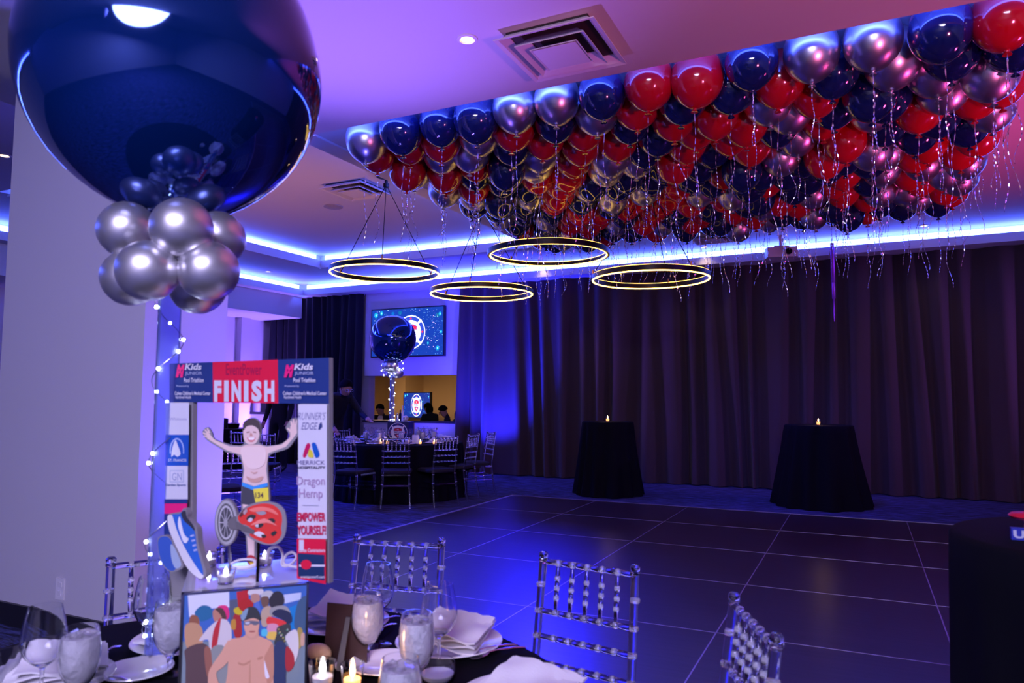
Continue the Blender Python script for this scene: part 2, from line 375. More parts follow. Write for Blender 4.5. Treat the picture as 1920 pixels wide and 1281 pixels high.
def ringpos(xl, xr, yc, D): return atd((xl+xr)/2, yc, D*FPX/(xr-xl))
ring_light('glowing ring chandelier, leftmost of the four hanging rings', ringpos(621,822,509,1.24), 3.99, 1.24, 0, .5)
ring_light('glowing ring chandelier with dark outer band, highest of the four', ringpos(916,1140,476,1.2), 3.76, 1.2, 1, .0)
ring_light('glowing ring chandelier, lowest of the four and left of the curtain', ringpos(808,998,548,1.2), 3.76, 1.2, 0, .2)
ring_light('glowing ring chandelier, rightmost of the four, before the brown curtain', ringpos(1112,1327,520,1.2), 3.76, 1.2, 0, .9)

# projector and hanging rod
P = Vector((3.5, 1.45, 3.44)); pj = thing('projector', 'white ceiling projector on a short pole in front of the cove', 'projector', P, .25)
bm_ = MB(); pts = [(-.2,-.15),(.2,-.15),(.22,0),(.2,.15),(-.2,.15),(-.22,0)]
bm_.add([(x, y, z) for z in (-.07, .07) for x, y in pts], [tuple(range(5,-1,-1)), tuple(range(6,12))]+[(i,(i+1)%6,6+(i+1)%6,6+i) for i in range(6)])
bm_.build('body', WHITEP, pj, smooth=False)
MB().lathe([(.045,0),(.045,.03),(.03,.032),(.03,.01),(0,.01)], (.08,-.15,0), 20, axis=Matrix.Rotation(PI/2,3,'X')).build('projector_lens', mat('dark_lens',(.02,.02,.03),.1), pj)
MB().bx(-.1,.1,-.08,.08,.07,.1).build('bracket', WHITEP, pj, smooth=False)
MB().lathe([(.02,.1),(.02,.25),(.05,.255),(.05,.26)], n=16).build('mount_pole', WHITEP, pj)
P = onp(1562,520,Vector((0,2.05,0)),Vector((0,1,0))); hr = thing('hanging_rod', 'thin purple rod hanging from the ceiling before the curtain', 'rod', (P.x,2.05,3.5))
PURP = mat('purple_metal', (.35,.06,.55), .3, .5)
MB().lathe([(.028,.15),(.028,-.42),(.02,-.43)], n=14).build('upper_sleeve', PURP, hr)
MB().lathe([(.026,-.43),(.024,-.66),(.012,-.68),(.012,-.86),(.004,-1.0)], n=14).build('lower_tip', PURP, hr)

# wall plate
wp = thing('wall_outlet', 'white outlet plate low on the pillar face', 'outlet', onp(114,1104,Vector((0,-6.57,0)),Vector((0,1,0))))
MB().box((0,-.004,0),(.075,.008,.125)).build('plate', WHITEP, wp, smooth=False)
for dz in (-.025,.025): MB().box((0,-.009,dz),(.034,.004,.028)).build('socket', CHINA, wp, smooth=False)

# wall screen
def logo(d, cx, cy, r, sx=1, navy=(.02,.05,.42), white=(.95,.95,1), red=(.85,.02,.06)):
    X = lambda x: cx+x*r*sx; Y = lambda y: cy+y*r
    d.disc(white, cx, cy, r*sx, r, 48); d.disc(navy, cx, cy, r*sx*.94, r*.94, 48)
    for k in range(4):
        a = PI/4+k*PI/2; c_, s_ = math.cos(a), math.sin(a); w = .07
        d.poly(white, [(X(c_*.6-s_*w),Y(s_*.6+c_*w)),(X(c_*.6+s_*w),Y(s_*.6-c_*w)),(X(c_*1.02+s_*w),Y(s_*1.02-c_*w)),(X(c_*1.02-s_*w),Y(s_*1.02+c_*w))])
    for a in (0, PI/2, PI, -PI/2):
        c_, s_ = math.cos(a)*.81, math.sin(a)*.81; d.disc(red, X(c_), Y(s_), r*.06*sx, r*.06, 10)
    d.disc(white, cx, cy, r*sx*.72, r*.72, 40)
    d.poly(navy, [(X(x),Y(y)) for x, y in ((-.44,.36),(-.2,.46),(0,.48),(.2,.46),(.44,.36),(.42,0),(.3,-.34),(0,-.6),(-.3,-.34),(-.42,0))])
    d.poly(red, [(X(x),Y(y)) for x, y in ((-.40,.33),(-.18,.42),(0,.44),(.18,.42),(.40,.33),(.39,.16),(-.39,.16))])
    d.rect(white, X(-.41), Y(-.12), X(.41), Y(.14)); d.text(navy, 'RISA', X(-.37), Y(-.09), X(.37), Y(.11), .03)
    d.text(white, 'THE', X(-.1), Y(.22), X(.1), Y(.34), .02)
    d.poly(red, [(X(x),Y(y)) for x, y in ((-.26,-.2),(.26,-.2),(.2,-.34),(0,-.54),(-.2,-.34))]); d.poly(white, [(X(x),Y(y)) for x, y in ((-.1,-.28),(0,-.24),(.1,-.28),(0,-.42))])
def starfield(d, W, H, seed, n):
    rnd = random.Random(seed)
    for i in range(14):
        x, y = rnd.uniform(-W, W), rnd.uniform(-H, H); rr = rnd.uniform(.04,.10)*H
        x = max(-W+rr, min(W-rr, x)); y = max(-H+rr, min(H-rr, y)); d.disc((0,rnd.uniform(.02,.12),rnd.uniform(.2,.4)), x, y, rr, rr, 16)
    for i in range(n):
        x = rnd.uniform(-W,W)*.98 if i%3 else rnd.uniform(.1*W,W*.98); y = rnd.uniform(-H,H)*.97; rr = rnd.choice((.003,.004,.005,.009))*H/.45
        c_ = rnd.choice(((.2,.45,1),(.5,.7,1),(.1,.3,.9),(.35,.8,.95),(.6,.4,1)))
        d.disc(c_, max(-W+rr,min(W-rr,x)), y, rr, rr, 6)
    for x, y, rr in ((-.88,.78,.10),(-.72,.85,.08),(.92,.7,.07),(.86,-.72,.08),(.95,-.05,.06),(.45,.3,.05),(.6,-.5,.05)):
        d.disc((.0,.25,.5), x*W, y*H, rr*H, rr*H*1.2, 14); d.disc((.3,.85,1), x*W, y*H, rr*H*.35, rr*H*.5, 12)
tv = thing('wall_screen', 'large wall screen showing a ring logo over blue sparkles, behind a balloon', 'screen', (-3.557, 2.545, 2.678))
MB().bx(-.86,.86,-.02,.05,-.49,.49).build('bezel', BLACKTRIM, tv, smooth=False)
d = Decal(lambda x, y, h: (x, -.022-h, y), .00003); d.rect((.003,.03,.26), -.835,-.465,.835,.465); starfield(d, .835, .465, 4, 330); logo(d, .10, -.01, .335)
d.build('display', tv, M_SCREEN)
P = Vector((-5.1, 7.6, 1.42)); P = onp(782,760,Vector((0,8.2,0)),Vector((0,1,0)))
tv2 = thing('bar_screen', 'bright screen with an oval shield logo in the bar room beyond the opening', 'screen', P, -.33)
MB().bx(-.62,.62,-.02,.05,-.37,.37).build('bezel', BLACKTRIM, tv2, smooth=False)
d = Decal(lambda x, y, h: (x, -.022-h, y), .00003); d.rect((.002,.02,.2), -.6,-.35,.6,.35); starfield(d, .6, .35, 9, 120); logo(d, 0, 0, .32, .78)
d.build('display', tv2, M_SCREEN)
# ------------------------------------------------------------------ ceiling balloons
def balloon_profile(R, H, k=1.0):
    P = [(0,0),(.34,-.025),(.62,-.09),(.86,-.22),(.985,-.40),(1.0,-.52),(.93,-.66),(.76,-.79),(.50,-.895),(.24,-.955),(.09,-.972)]
    return [(max(0, r*R), z*H) for r, z in crom(P, 3, False)]
def make_balloon(name, R, H, m, n=28):
    b = MB().lathe(balloon_profile(R, H), n=n).build(name, m)
    k = MB().lathe([(.09*R,-.97*H),(.055*R,-.985*H),(.05*R,-.995*H),(.12*R,-1.02*H),(.14*R,-1.035*H),(.03*R,-1.03*H)], n=12).build('knot', m, b)
    return b
BR, BH = .172, .41
protos = {}
for key, m in (('red', RED), ('navy', NAVY), ('silver', SILVER)): protos[key] = make_balloon('ceiling_balloon', BR, BH, m)
rib_me = []
for k in range(9):
    rr = random.Random(40+k); L = rr.uniform(.34, .86); n = 44; vs = []; fs = []; w = .0034
    tw = rr.uniform(7, 16); cu = rr.uniform(.006,.03); ph = rr.uniform(0,6)
    for i in range(n+1):
        t = i/n; a = ph + tw*t*PI*(.3+t); x = cu*math.sin(3*t*PI+ph)*t*1.6; y = cu*math.cos(2.3*t*PI)*t
        vs += [(x-w*math.cos(a), y-w*math.sin(a), -L*t), (x+w*math.cos(a), y+w*math.sin(a), -L*t)]
    fs = [(2*i,2*i+1,2*i+3,2*i+2) for i in range(n)]
    o = MB().add(vs, fs).build('ribbon', RIBBON); rib_me.append(o.data); bpy.data.objects.remove(o)
ORD = ['first','second','third','fourth','fifth','sixth','seventh','eighth','ninth','tenth','eleventh','twelfth','thirteenth','fourteenth','fifteenth','sixteenth']
ROWS = ['snnnssnrrnssnr','rrrsrnsrnnrnsnn','rssnrrnrrsrnssnr','srrnsrrnrrsnnsrn','rnnsrsnrrnrsrrns']
LBL = {'red':'glossy red','navy':'dark navy','silver':'silver chrome'}; KEY = {'r':'red','n':'navy','s':'silver'}
rnd = random.Random(11); first = {}
NR = 15
for j in range(NR):
    cols = 14 if j % 2 == 0 else 15
    y = -4.60 + j*(4.13/(NR-1)); sp = 4.43/13
    seq = ROWS[j] if j < len(ROWS) else ''.join(rnd.choice('rrrnnnss') for _ in range(cols))
    for i in range(cols):
        x = .85 + sp*i if cols == 14 else .74 + (4.64/14)*i
        key = KEY[seq[i % len(seq)]]
        src = protos[key]
        b = src if key not in first else src.copy()
        if key in first: COL.objects.link(b)
        x += rnd.uniform(-.02,.02); yy = y+rnd.uniform(-.02,.02); dz = rnd.uniform(0,.035) + (.0 if rnd.random() < .82 or j < 2 else rnd.uniform(.04,.12))
        tx, ty = rnd.uniform(-.09,.09), rnd.uniform(-.09,.09)
        b.location = (x, yy, 3.755-dz); b.rotation_euler = (tx, ty, rnd.uniform(0, 6.2)); s = rnd.uniform(.96, 1.04); b.scale = (s, s, s)
        tag(b, '%s balloon under the ceiling, %s row behind the ceiling edge, %s from left' % (LBL[key], ORD[j], ORD[i]), 'balloon', 'balloons floating under the ceiling')
        if key in first:
            kn = protos[key].children[0].copy(); COL.objects.link(kn); kn.parent = b
        first[key] = 1
        bpy_m = Matrix.LocRotScale(b.location, b.rotation_euler, b.scale)
        for q in range(2 if rnd.random() < .22 else 1):
            r = bpy.data.objects.new('ribbon', rnd.choice(rib_me)); COL.objects.link(r); r.parent = b
            r.location = (0, 0, -BH*1.01); r.rotation_euler = bpy_m.to_3x3().normalized().inverted().to_euler() if q == 0 else (bpy_m.to_3x3().normalized().inverted() @ Matrix.Rotation(.12, 3, 'X')).to_euler()

# ------------------------------------------------------------------ chairs
def chair_meshes():
    def node_sweep(pts, zr, rad, bump, m=None):
        """turned rod through pts with rings at heights zr"""
        P = [Vector(p) for p in pts]; out = []; R = []
        L = [0]
        for a, b in zip(P[:-1], P[1:]): L.append(L[-1]+(b-a).length)
        tot = L[-1]
        def at(s):
            for k in range(len(P)-1):
                if s <= L[k+1] or k == len(P)-2: return P[k].lerp(P[k+1], (s-L[k])/(L[k+1]-L[k]))
        ss = set([0, tot]) | set(L)
        for z in zr:
            for dz in (-.013,-.009,.009,.013): ss.add(max(0, min(tot, z*tot+dz)))
        for s in sorted(ss):
            rr = rad
            for z in zr:
                if abs(s-z*tot) < .0105: rr = rad*bump
            out.append(at(s)); R.append(rr)
        return out, R
    return node_sweep
nsw = chair_meshes()
HB = .87
def build_chair(label, group=None):
    t = thing('chiavari_chair', label, 'chair', (0,0,0), 0, group)
    for s in (-1, 1):
        pts = [(s*.185,-.27,0),(s*.172,-.225,.22),(s*.165,-.20,.43),(s*.163,-.225,.62),(s*.160,-.262,HB+.012)]
        P, R = nsw(pts, [], .0125, 1.3); o = MB().sweep(crom(P, 3, False), .0125, 12).build('back_post', ACRYL, t)
        for z, y in ((.30,-.214),(.41,-.202),(.572,-.219),(.648,-.229),(.722,-.240),(.80,-.252)):
            fr = MB().lathe([(.0128,-.006),(.0150,-.004),(.0150,.004),(.0128,.006)], (s*(.172 if z<.4 else .164), y, z), 12).build('post_ring', FROST, o)
        MB().lathe([(.011,0),(.0150,.002),(.0150,.010),(.012,.012),(.0145,.016),(.0150,.024),(.010,.030),(0,.031)], (s*.160,-.262,HB), 12).build('finial', ACRYL, o)
        pf = [(s*.20,.20,0),(s*.192,.185,.22),(s*.185,.175,.405)]
        o = MB().sweep(crom(pf, 3, False), .0135, 12).build('front_leg', ACRYL, t)
        MB().lathe([(.0138,-.009),(.018,-.006),(.018,.006),(.0138,.009)], (s*.192,.187,.25), 12).build('leg_ring', FROST, o)
    def bumped(nm, A, B, r, qs, rb, hw, base=None):
        A = Vector(A); B = Vector(B); L = (B-A).length; st = [0.0]; R_ = [r]; fl = []
        for q in qs:
            for dq, rr_ in ((-hw*1.5, r), (-hw*1.1, rb*.92), (-hw*.5, rb), (hw*.5, rb), (hw*1.1, rb*.92), (hw*1.5, r)): st.append(q+dq/L); R_.append(rr_)
        st.append(1.0); R_.append(r)
        if base: R_ = [x*base(s_) if x == r else x for x, s_ in zip(R_, st)]
        o = MB().sweep([A.lerp(B, s_) for s_ in st], R_, 12).build(nm, ACRYL, t); o.data.materials.append(FROST)
        for p in o.data.polygons:
            q = (p.center-A).dot(B-A)/L/L
            if any(abs(q-z)*L < hw*1.35 for z in qs): p.material_index = 1
        return o
    def rail(nm, z, y, r=.0095, xw=.158):
        bumped(nm, (-xw,y,z), (xw,y,z), r, [.5+(k-2)*.052/(2*xw) for k in range(5)], r*1.2, .004)
    rail('top_rail', HB+.001, -.261); rail('back_rail', .722, -.240); rail('back_rail', .648, -.229); rail('back_rail', .572, -.219)
    for k in range(5):
        x = (k-2)*.052; bumped('spindle', (x,-.261,HB), (x,-.240,.722), .0072, (.30,.50,.70), .0093, .0045, lambda q: .7 if q in (0.0, 1.0) else 1)
    s_ = MB(); pl = [(-.168,-.20),(.168,-.20),(.197,.19),(-.197,.19)]
    s_.add([(x,y,z) for z in (.40,.425) for x,y in pl], [(3,2,1,0),(4,5,6,7)]+[(i,(i+1)%4,4+(i+1)%4,4+i) for i in range(4)]).build('seat_frame', ACRYL, t, smooth=False)
    c_ = MB(); pl = crom([(-.155,-.185),(.155,-.185),(.19,.0),(.185,.18),(0,.195),(-.185,.18),(-.19,0)], 5); n = len(pl)
    prof = [(.97,.426),(1,.435),(1,.452),(.96,.466),(.8,.474)]
    vs = [(x*k, y*k, z) for k, z in prof for x, y in pl]; fs = [(q*n+i, q*n+(i+1) % n, (q+1)*n+(i+1) % n, (q+1)*n+i) for q in range(4) for i in range(n)]+[tuple(range(n-1,-1,-1)), tuple(4*n+i for i in range(n))]
    c_.add(vs, fs).build('cushion', CUSH, t)
    for z in (.30,.25,.20):
        MB().sweep([(-.19,.187,z),(.19,.187,z)], .008, 8).build('front_stretcher', ACRYL, t)
    for z in (.28,):
        MB().sweep([(-.170,-.215,z),(.170,-.215,z)], .008, 8).build('rear_stretcher', ACRYL, t)
    for s in (-1, 1):
        for z in (.29,.23):
            MB().sweep([(s*.170,-.218,z),(s*.190,.185,z)], .008, 8).build('side_stretcher', ACRYL, t)
    return t
CH0 = None
def place_chair(bx, by, tx, ty, label, group=None, turn=0):
    """bx,by: ground point below the top of the back; the seat faces tx,ty"""
    global CH0
    a = math.atan2(ty-by, tx-bx) - PI/2 + turn
    if CH0 is None: CH0 = build_chair(label, group); t = CH0
    else:
        t = copytree(CH0); t['label'] = label
        if 'group' in t: del t['group']
        if group: t['group'] = group
    off = Matrix.Rotation(a, 3, 'Z') @ Vector((0, .26, 0)); t.location = (bx+off.x, by+off.y, 0); t.rotation_euler = (0,0,a); return t
TC = Vector((3.28,-8.30,0))
def two(p, q, label, g=None):
    A, B = onz(*p, HB+.028), onz(*q, HB+.028); m_ = (A+B)/2; dv = (B-A).normalized(); n_ = Vector((-dv.y, dv.x, 0))
    if n_.dot(TC-m_) < 0: n_ = -n_
    return place_chair(m_.x, m_.y, m_.x+n_.x, m_.y+n_.y, label, g)
NG = 'clear chairs around the near table'
two((675,1003), (822,1010), 'clear spindle-back chair behind the two wine glasses, beyond the near table', NG)
two((1025,1037), (1183,1060), 'clear spindle-back chair standing alone right of the near table', NG)
two((1374,1112), (1455,1190), 'clear spindle-back chair seen edge-on at the bottom of the picture', NG)
two((217,1045), (408,1026), 'clear spindle-back chair in front of the pillar, left of the photo box', NG)
T2 = Vector(tuple(onz(748, 790, .76)))
_d = CAMP + (ray(750, 746))*10.45; T2 = Vector((_d.x, _d.y, 0))
def chair2(px, py, label, turn=0, g='clear chairs around the far table', D=None):
    D = D or (CAMP.z-HB)*FPX/(py-746); P = atd(px, py, D); return place_chair(P.x, P.y, T2.x, T2.y, label, g, turn)
chair2(743, 821, 'clear chair with its back to us, directly before the far centrepiece', D=9.12)
chair2(838, 816.5, 'clear chair with its back to us, front right of the far table', D=9.35)
chair2(888, 810.5, 'clear chair at the right side of the far table, nearer of two', D=9.95)
chair2(921, 810, 'clear chair edge-on at the far right of the far table, beside the curtain', .25, D=10.6)
chair2(644, 821, 'clear chair with its back to us, partly behind the finish board', D=9.1)
chair2(642, 808.5, 'clear chair left of the far table under the reaching arm', .2)
chair2(733, 806, 'clear chair on the far side of the far table, left of its logo box')
chair2(802, 804.8, 'clear chair on the far side of the far table before the half wall')
def chair3(px, py, D, a, label):
    P = atd(px, py, D); return place_chair(P.x, P.y, P.x+math.cos(a), P.y+math.sin(a), label, 'clear chairs at the left background')
chair3(428, 843, 7.35, 2.6, 'clear chair seen through the finish board, nearest the pillar')
chair3(452, 812, 10.7, 1.9, 'clear chair behind the printed boy, left one through the board')
chair3(492, 817, 9.9, 2.2, 'clear chair behind the printed boy, between him and the suited person')

# ------------------------------------------------------------------ tables
def cloth_round(name, c, r, h, flare, label, seed=0, folds=22, amp=.02, parent=None, cat='tablecloth'):
    n = 132
    def wave(a, i, rr, z):
        if z > h-.02: return 0
        t = (h-z)/h; return amp*(.35+t)*(math.sin(folds*a+seed+1.2*math.sin(3*a))+.5*math.sin(folds*.5*a+2*t+seed))
    prof = [(0,h),(r*.5,h),(r*.96,h),(r-.004,h-.003),(r+.004,h-.014)]+[(r+.004+flare*(k/12)**1.3, h-.014-(h-.024)*k/12) for k in range(1,13)]
    vs = []; fs = []
    for i, (rr, z) in enumerate(prof):
        for j in range(n):
            a = 2*PI*j/n; q = rr+(wave(a, i, rr, z) if i > 4 else 0); vs.append((c[0]+q*math.cos(a), c[1]+q*math.sin(a), z))
    for i in range(len(prof)-1):
        for j in range(n): fs.append((i*n+j, i*n+(j+1) % n, (i+1)*n+(j+1) % n, (i+1)*n+j))
    return tag(MB().add(vs, fs).build(name, BCLOTH), label, cat)
def round_table(c, r, label, h=.755):
    t = thing('round_table', label, 'table', (c[0], c[1], 0)); h -= .006
    MB().lathe([(0,h),(r-.01,h),(r-.01,h-.02),(0,h-.02)], n=48).build('table_top', mat('plywood', (.3,.2,.12), .6), t)
    for k in range(4):
        a = PI/4+k*PI/2; MB().sweep([(.5*math.cos(a),.5*math.sin(a),h-.03),(.55*math.cos(a),.55*math.sin(a),0)], .014, 8).build('leg', DARKMETAL, t)
round_table(TC, .795, 'round banquet table hidden under the near black cloth')
cloth_round('tablecloth', TC, .80, .76, .05, 'black cloth on the near round table set with plates', 1, 20, .018)
round_table(T2, .90, 'round banquet table hidden under the far black cloth')
cloth_round('tablecloth', T2, .905, .76, .05, 'black cloth on the far round table before the wall screen', 2, 22, .018)
def cocktail(px, D, rt, rb, h, label, seed):
    P = CAMP+ray(px, 746)*D; t = thing('cocktail_table', label+', its frame', 'table', (P.x, P.y, 0))
    MB().lathe([(0,h-.006),(rt-.01,h-.006),(rt-.01,h-.026),(0,h-.026)], n=32).build('table_top', DARKMETAL, t); MB().lathe([(.03,h-.03),(.03,.03)], n=12).build('column', DARKMETAL, t)
    MB().lathe([(.25,0),(.25,.012),(.04,.03)], n=24).build('base', DARKMETAL, t)
    cloth_round('tablecloth', (P.x, P.y), rt, h, rb-rt, label, seed, 13, .028); return P
C1 = cocktail(1139, 10.6, .37, .47, 1.05, 'floor-length black cloth on the left standing table before the curtain', 3)
C2 = cocktail(1533, 9.55, .42, .58, 1.045, 'floor-length black cloth on the right standing table before the curtain', 5)
P3 = CAMP+ray(960, 746)*1.78+cR*1.50
t = thing('cocktail_table', 'standing table frame under black cloth at the right picture edge', 'table', (P3.x, P3.y, 0)); MB().lathe([(0,1.044),(.37,1.044),(.37,1.02),(0,1.02)], n=32).build('table_top', DARKMETAL, t)
MB().lathe([(.03,1.02),(.03,.03),(.25,.012),(.25,0)], n=20).build('column', DARKMETAL, t)
cloth_round('tablecloth', (P3.x, P3.y), .375, 1.05, .02, 'black cloth on the standing table cut off by the right picture edge', 7, 16, .008)

def votive(P, label, g=None, r=.02, h=.045, flame=True, z=0, cat='candle'):
    t = thing('votive_candle', label, cat, P, 0, g)
    MB().lathe([(r*.8,0),(r,h*.5),(r*1.1,h),(r*1.02,h),(r*.9,h*.5),(r*.72,.004),(0,.004)], n=18).build('glass_cup', GLASS, t)
    MB().lathe([(0,.005),(r*.68,.005),(r*.8,h*.55),(0,h*.56)], n=14).build('wax', WAX if flame else WHITEP, t)
    MB().lathe([(0,h*.56),(r*.22,h*.66),(r*.26,h*.8),(r*.1,h*1.05),(0,h*1.18)], n=10).build('flame', FLAME if flame else LEDW, t)
    return t
for P, h, l in ((C1,1.05,'small lit candle on the left standing table'), (C2,1.045,'small lit candle on the right standing table')):
    votive((P.x, P.y, h), l, None, .03, .075); light('candle_glow', 'POINT', (P.x, P.y, h+.13), .6, (1,.55,.2), .02)
# ------------------------------------------------------------------ balloon bouquets
def bouquet(px, D, zc, R, zsm, rs, seats, where, lights=True):
    """big navy balloon over a cluster of eight silver ones, all tied to a clear tube"""
    P = CAMP+ray(px, 746)*D
    H = R*2.16
    b = make_balloon('giant_balloon', R, H, NAVYBIG, 64); b.location = (P.x, P.y, zc+H*.47); tag(b, 'giant glossy navy balloon floating over the '+where, 'balloon')
    return P, b
# near bouquet
Pn, bn = bouquet(309, 1.66, 2.165, .331, 0, 0, None, 'silver balloon cluster of the near table')
sil = [(237,430,1.60,'upper left, over the pillar'),(341,427,1.50,'topmost in the middle'),(411,446,1.68,'upper right, partly hidden'),(277,508,1.49,'lower left in front'),
       (392,508,1.52,'lower right in front'),(243,522,1.61,'bottom left, behind another'),(372,538,1.63,'bottom right, behind another'),(318,470,1.69,'centre rear, nearly hidden')]
S0 = None
for x, y, D, l in sil:
    P = atd(x, y, D); r = 53/FPX*1.54
    if S0 is None:
        S0 = MB().lathe([(r*rr*1.04, z*r*.97) for rr, z in [(0,1),(.2,.985),(.4,.92),(.6,.81),(.8,.61),(.93,.36),(1,.05),(.98,-.25),(.87,-.54),(.66,-.78),(.42,-.92),(.2,-.985),(.06,-1.03)]], n=36).build('silver_balloon', SILVER2)
        MB().lathe([(.06*r,-1.0*r),(.04*r,-1.06*r),(.12*r,-1.16*r),(.02*r,-1.15*r)], n=12).build('knot', SILVER2, S0); o = S0
    else: o = copytree(S0)
    c_ = Vector((Pn.x, Pn.y, atd(318,470,1.6).z)); dv = (c_-P)
    o.location = P; o.rotation_euler = (-dv if False else (P-c_)).to_track_quat('Z', 'Y').to_euler()
    tag(o, 'small silver balloon of the near cluster, '+l, 'balloon', 'silver balloons under the near giant balloon')
def fairy(P, z0, z1, r, n, seed, label, turns=6, wire=.0012, br=.0045):
    t = thing('fairy_light_string', label, 'string lights', (P.x, P.y, z0)); rr = random.Random(seed); H = z1-z0
    pts = [(r*math.cos(2*PI*turns*k/160+seed), r*math.sin(2*PI*turns*k/160+seed), H*k/160) for k in range(161)]
    MB().sweep(pts, wire, 5).build('wire', mat('silver_wire', (.5,.5,.55), .3, 1), t)
    b = MB()
    b0 = None
    for k in range(n):
        p = pts[int((k+.5+rr.uniform(-.3,.3))*160/n)]
        if b0 is None: b0 = MB().ball((0,0,0), br, 10).build('bulb', FAIRY, t); o = b0
        else: o = b0.copy(); COL.objects.link(o)
        o.location = p
    return t
def tube(P, z0, z1, r, label):
    t = thing('clear_tube', label, 'tube', (P.x, P.y, z0))
    MB().lathe([(r,0),(r,z1-z0),(r-.003,z1-z0),(r-.003,0),(r,0)], n=28).build('cylinder', TUBE, t)
    MB().lathe([(0,0),(r*1.5,0),(r*1.5,.008),(r,.012),(0,.012)], n=28).build('foot', GLOSSW, t)
    return t
Pt = CAMP+ray(312, 746)*1.80
tube(Pt, .76, 1.66, .027, 'tall blue-lit clear tube carrying the near silver balloon cluster')
fairy(Pt, .80, 1.80, .034, 25, 3, 'white fairy lights wound round the near clear tube', 5)

# ------------------------------------------------------------------ near centrepiece: photo box
ZT = 1.0
bTL, bTR = onz(340,1112,ZT), onz(579,1092,ZT); bu = (bTR-bTL).normalized(); bw = (bTR-bTL).length; bn_ = Vector((bu.y,-bu.x,0))   # bn_: towards the viewer
if bn_.dot(CAMP-bTL) < 0: bn_ = -bn_
bc = (bTL+bTR)/2 - bn_*(bw/2); brz = math.atan2(bu.y, bu.x)
bxo = thing('photo_box', 'white cube with a swimmer photograph on its front, centre of the near table', 'centrepiece', (bc.x, bc.y, .76), brz)
hb = bw/2
MB().bx(-hb+.004,hb-.004,-hb+.004,hb-.004,0,.234).build('cube', GLOSSW, bxo, smooth=False)
MB().bx(-hb,hb,-hb,hb,.234,.24).build('top_panel', GLOSSW, bxo, smooth=False)
fr = MB(); e = .005
fr.bx(-hb,-hb+e,-hb-.004,-hb+.006,0,.24).bx(hb-e,hb,-hb-.004,-hb+.006,0,.24).bx(-hb,hb,-hb-.004,-hb+.006,.236,.24).build('edge_frame', CHROME, bxo, smooth=False)
# photograph, drawn in the coordinates of the print (0..240 across, 0..245 down)
O0 = bTL
def boxpt(x, y, h):   # x,y in print units
    return Vector((-hb+e+(bw-2*e)*x/240, -hb-.001-h, .236-(bw-2*e)*y/240))
def crop4(x, y):
    # reading positions off the print: the left edge leans, so interpolate the rim
    X, Y = x/4.8+300, y/4.8+1040; v = (Y-1108)/173; xl = 340-13*max(0, v); xr = 579+5*max(0, v); yt = 1112-20*(X-340)/239
    return ((X-xl)/(xr-xl)*240, (Y-yt)*1.0)
d = Decal(lambda x, y, h: boxpt(max(0, min(240, crop4(x,y)[0])), max(0, min(240, crop4(x,y)[1])), h), .00004)
S = lambda col, pts, sm=4: d.poly(col, pts, sm)
d.poly((.05,.16,.5), [(190,340),(1345,250),(1420,1500),(60,1500)])
d.poly((.75,.8,.9), [(225,350),(600,318),(605,470),(420,480),(230,560)]); d.poly((.6,.7,.85), [(1120,350),(1290,330),(1290,400),(1130,440)])
d.poly((.01,.25,.6), [(1180,480),(1290,430),(1290,700),(1200,690)]); d.poly((.22,.3,.33), [(60,800),(1400,800),(1420,1500),(60,1500)])
d.poly((.55,.02,.03), [(670,320),(780,300),(790,470),(680,520)]); d.poly((.10,.12,.18), [(600,400),(680,390),(690,620),(610,640)])
S((.02,.16,.32), [(280,520),(350,450),(430,470),(440,560),(330,600)]); S((.8,.03,.2), [(490,470),(580,455),(600,560),(540,600)])
S((.32,.12,.06), [(250,540),(310,560),(320,640),(270,680),(225,630)]); S((.60,.34,.17), [(190,640),(300,620),(350,700),(330,860),(200,860)])
S((.12,.07,.07), [(190,860),(390,830),(410,1157),(350,1500),(180,1500),(180,1000)])
S((.55,.25,.16), [(450,500),(510,480),(540,540),(510,600),(460,600)]); S((.10,.05,.04), [(470,480),(540,480),(575,570),(545,600),(520,540)])
S((.72,.68,.66), [(430,640),(540,580),(610,640),(620,790),(560,880),(420,880),(400,780),(330,790),(320,770)]); S((.55,.03,.04), [(500,590),(520,600),(470,880),(430,870),(450,700)])
S((.30,.33,.30), [(420,880),(560,860),(570,1200),(430,1200)]); S((.35,.14,.09), [(360,870),(420,870),(430,1100),(380,1120)])
S((.45,.03,.03), [(640,560),(700,540),(720,740),(650,750)]); S((.6,.3,.04), [(620,600),(660,590),(660,680),(620,680)]); S((.7,.55,.02), [(650,480),(720,470),(720,540),(655,530)])
S((.5,.02,.02), [(690,430),(760,380),(830,430),(800,500),(710,500)])
S((.72,.70,.68), [(780,310),(830,285),(915,295),(910,345),(790,350)]); S((.52,.28,.2), [(810,345),(880,345),(890,400),(850,430),(810,410)])
S((.55,.58,.56), [(900,350),(950,310),(1010,320),(1010,370),(920,390)]); S((.18,.1,.07), [(900,380),(970,370),(970,460),(920,470)])
S((.03,.03,.04), [(980,400),(1030,320),(1100,330),(1130,420),(1080,470),(1000,470)]); S((.1,.2,.6), [(840,440),(880,420),(900,520),(860,520)])
S((.55,.42,.28), [(910,500),(990,460),(1010,560),(960,660),(910,640)]); S((.35,.36,.34), [(1000,480),(1140,460),(1190,560),(1010,560)])
S((.02,.03,.08), [(1010,540),(1080,490),(1190,530),(1210,620),(1150,640),(1120,600)]); S((.8,.05,.05), [(970,570),(1050,580),(1150,620),(1120,660),(970,640)])
S((.75,.35,.45), [(975,640),(1070,645),(1060,720),(975,720)]); S((.85,.6,.1), [(970,720),(1070,720),(1060,790),(970,780)]); S((.05,.06,.06), [(1070,670),(1190,640),(1190,760),(1120,850),(1040,840),(1060,740)])
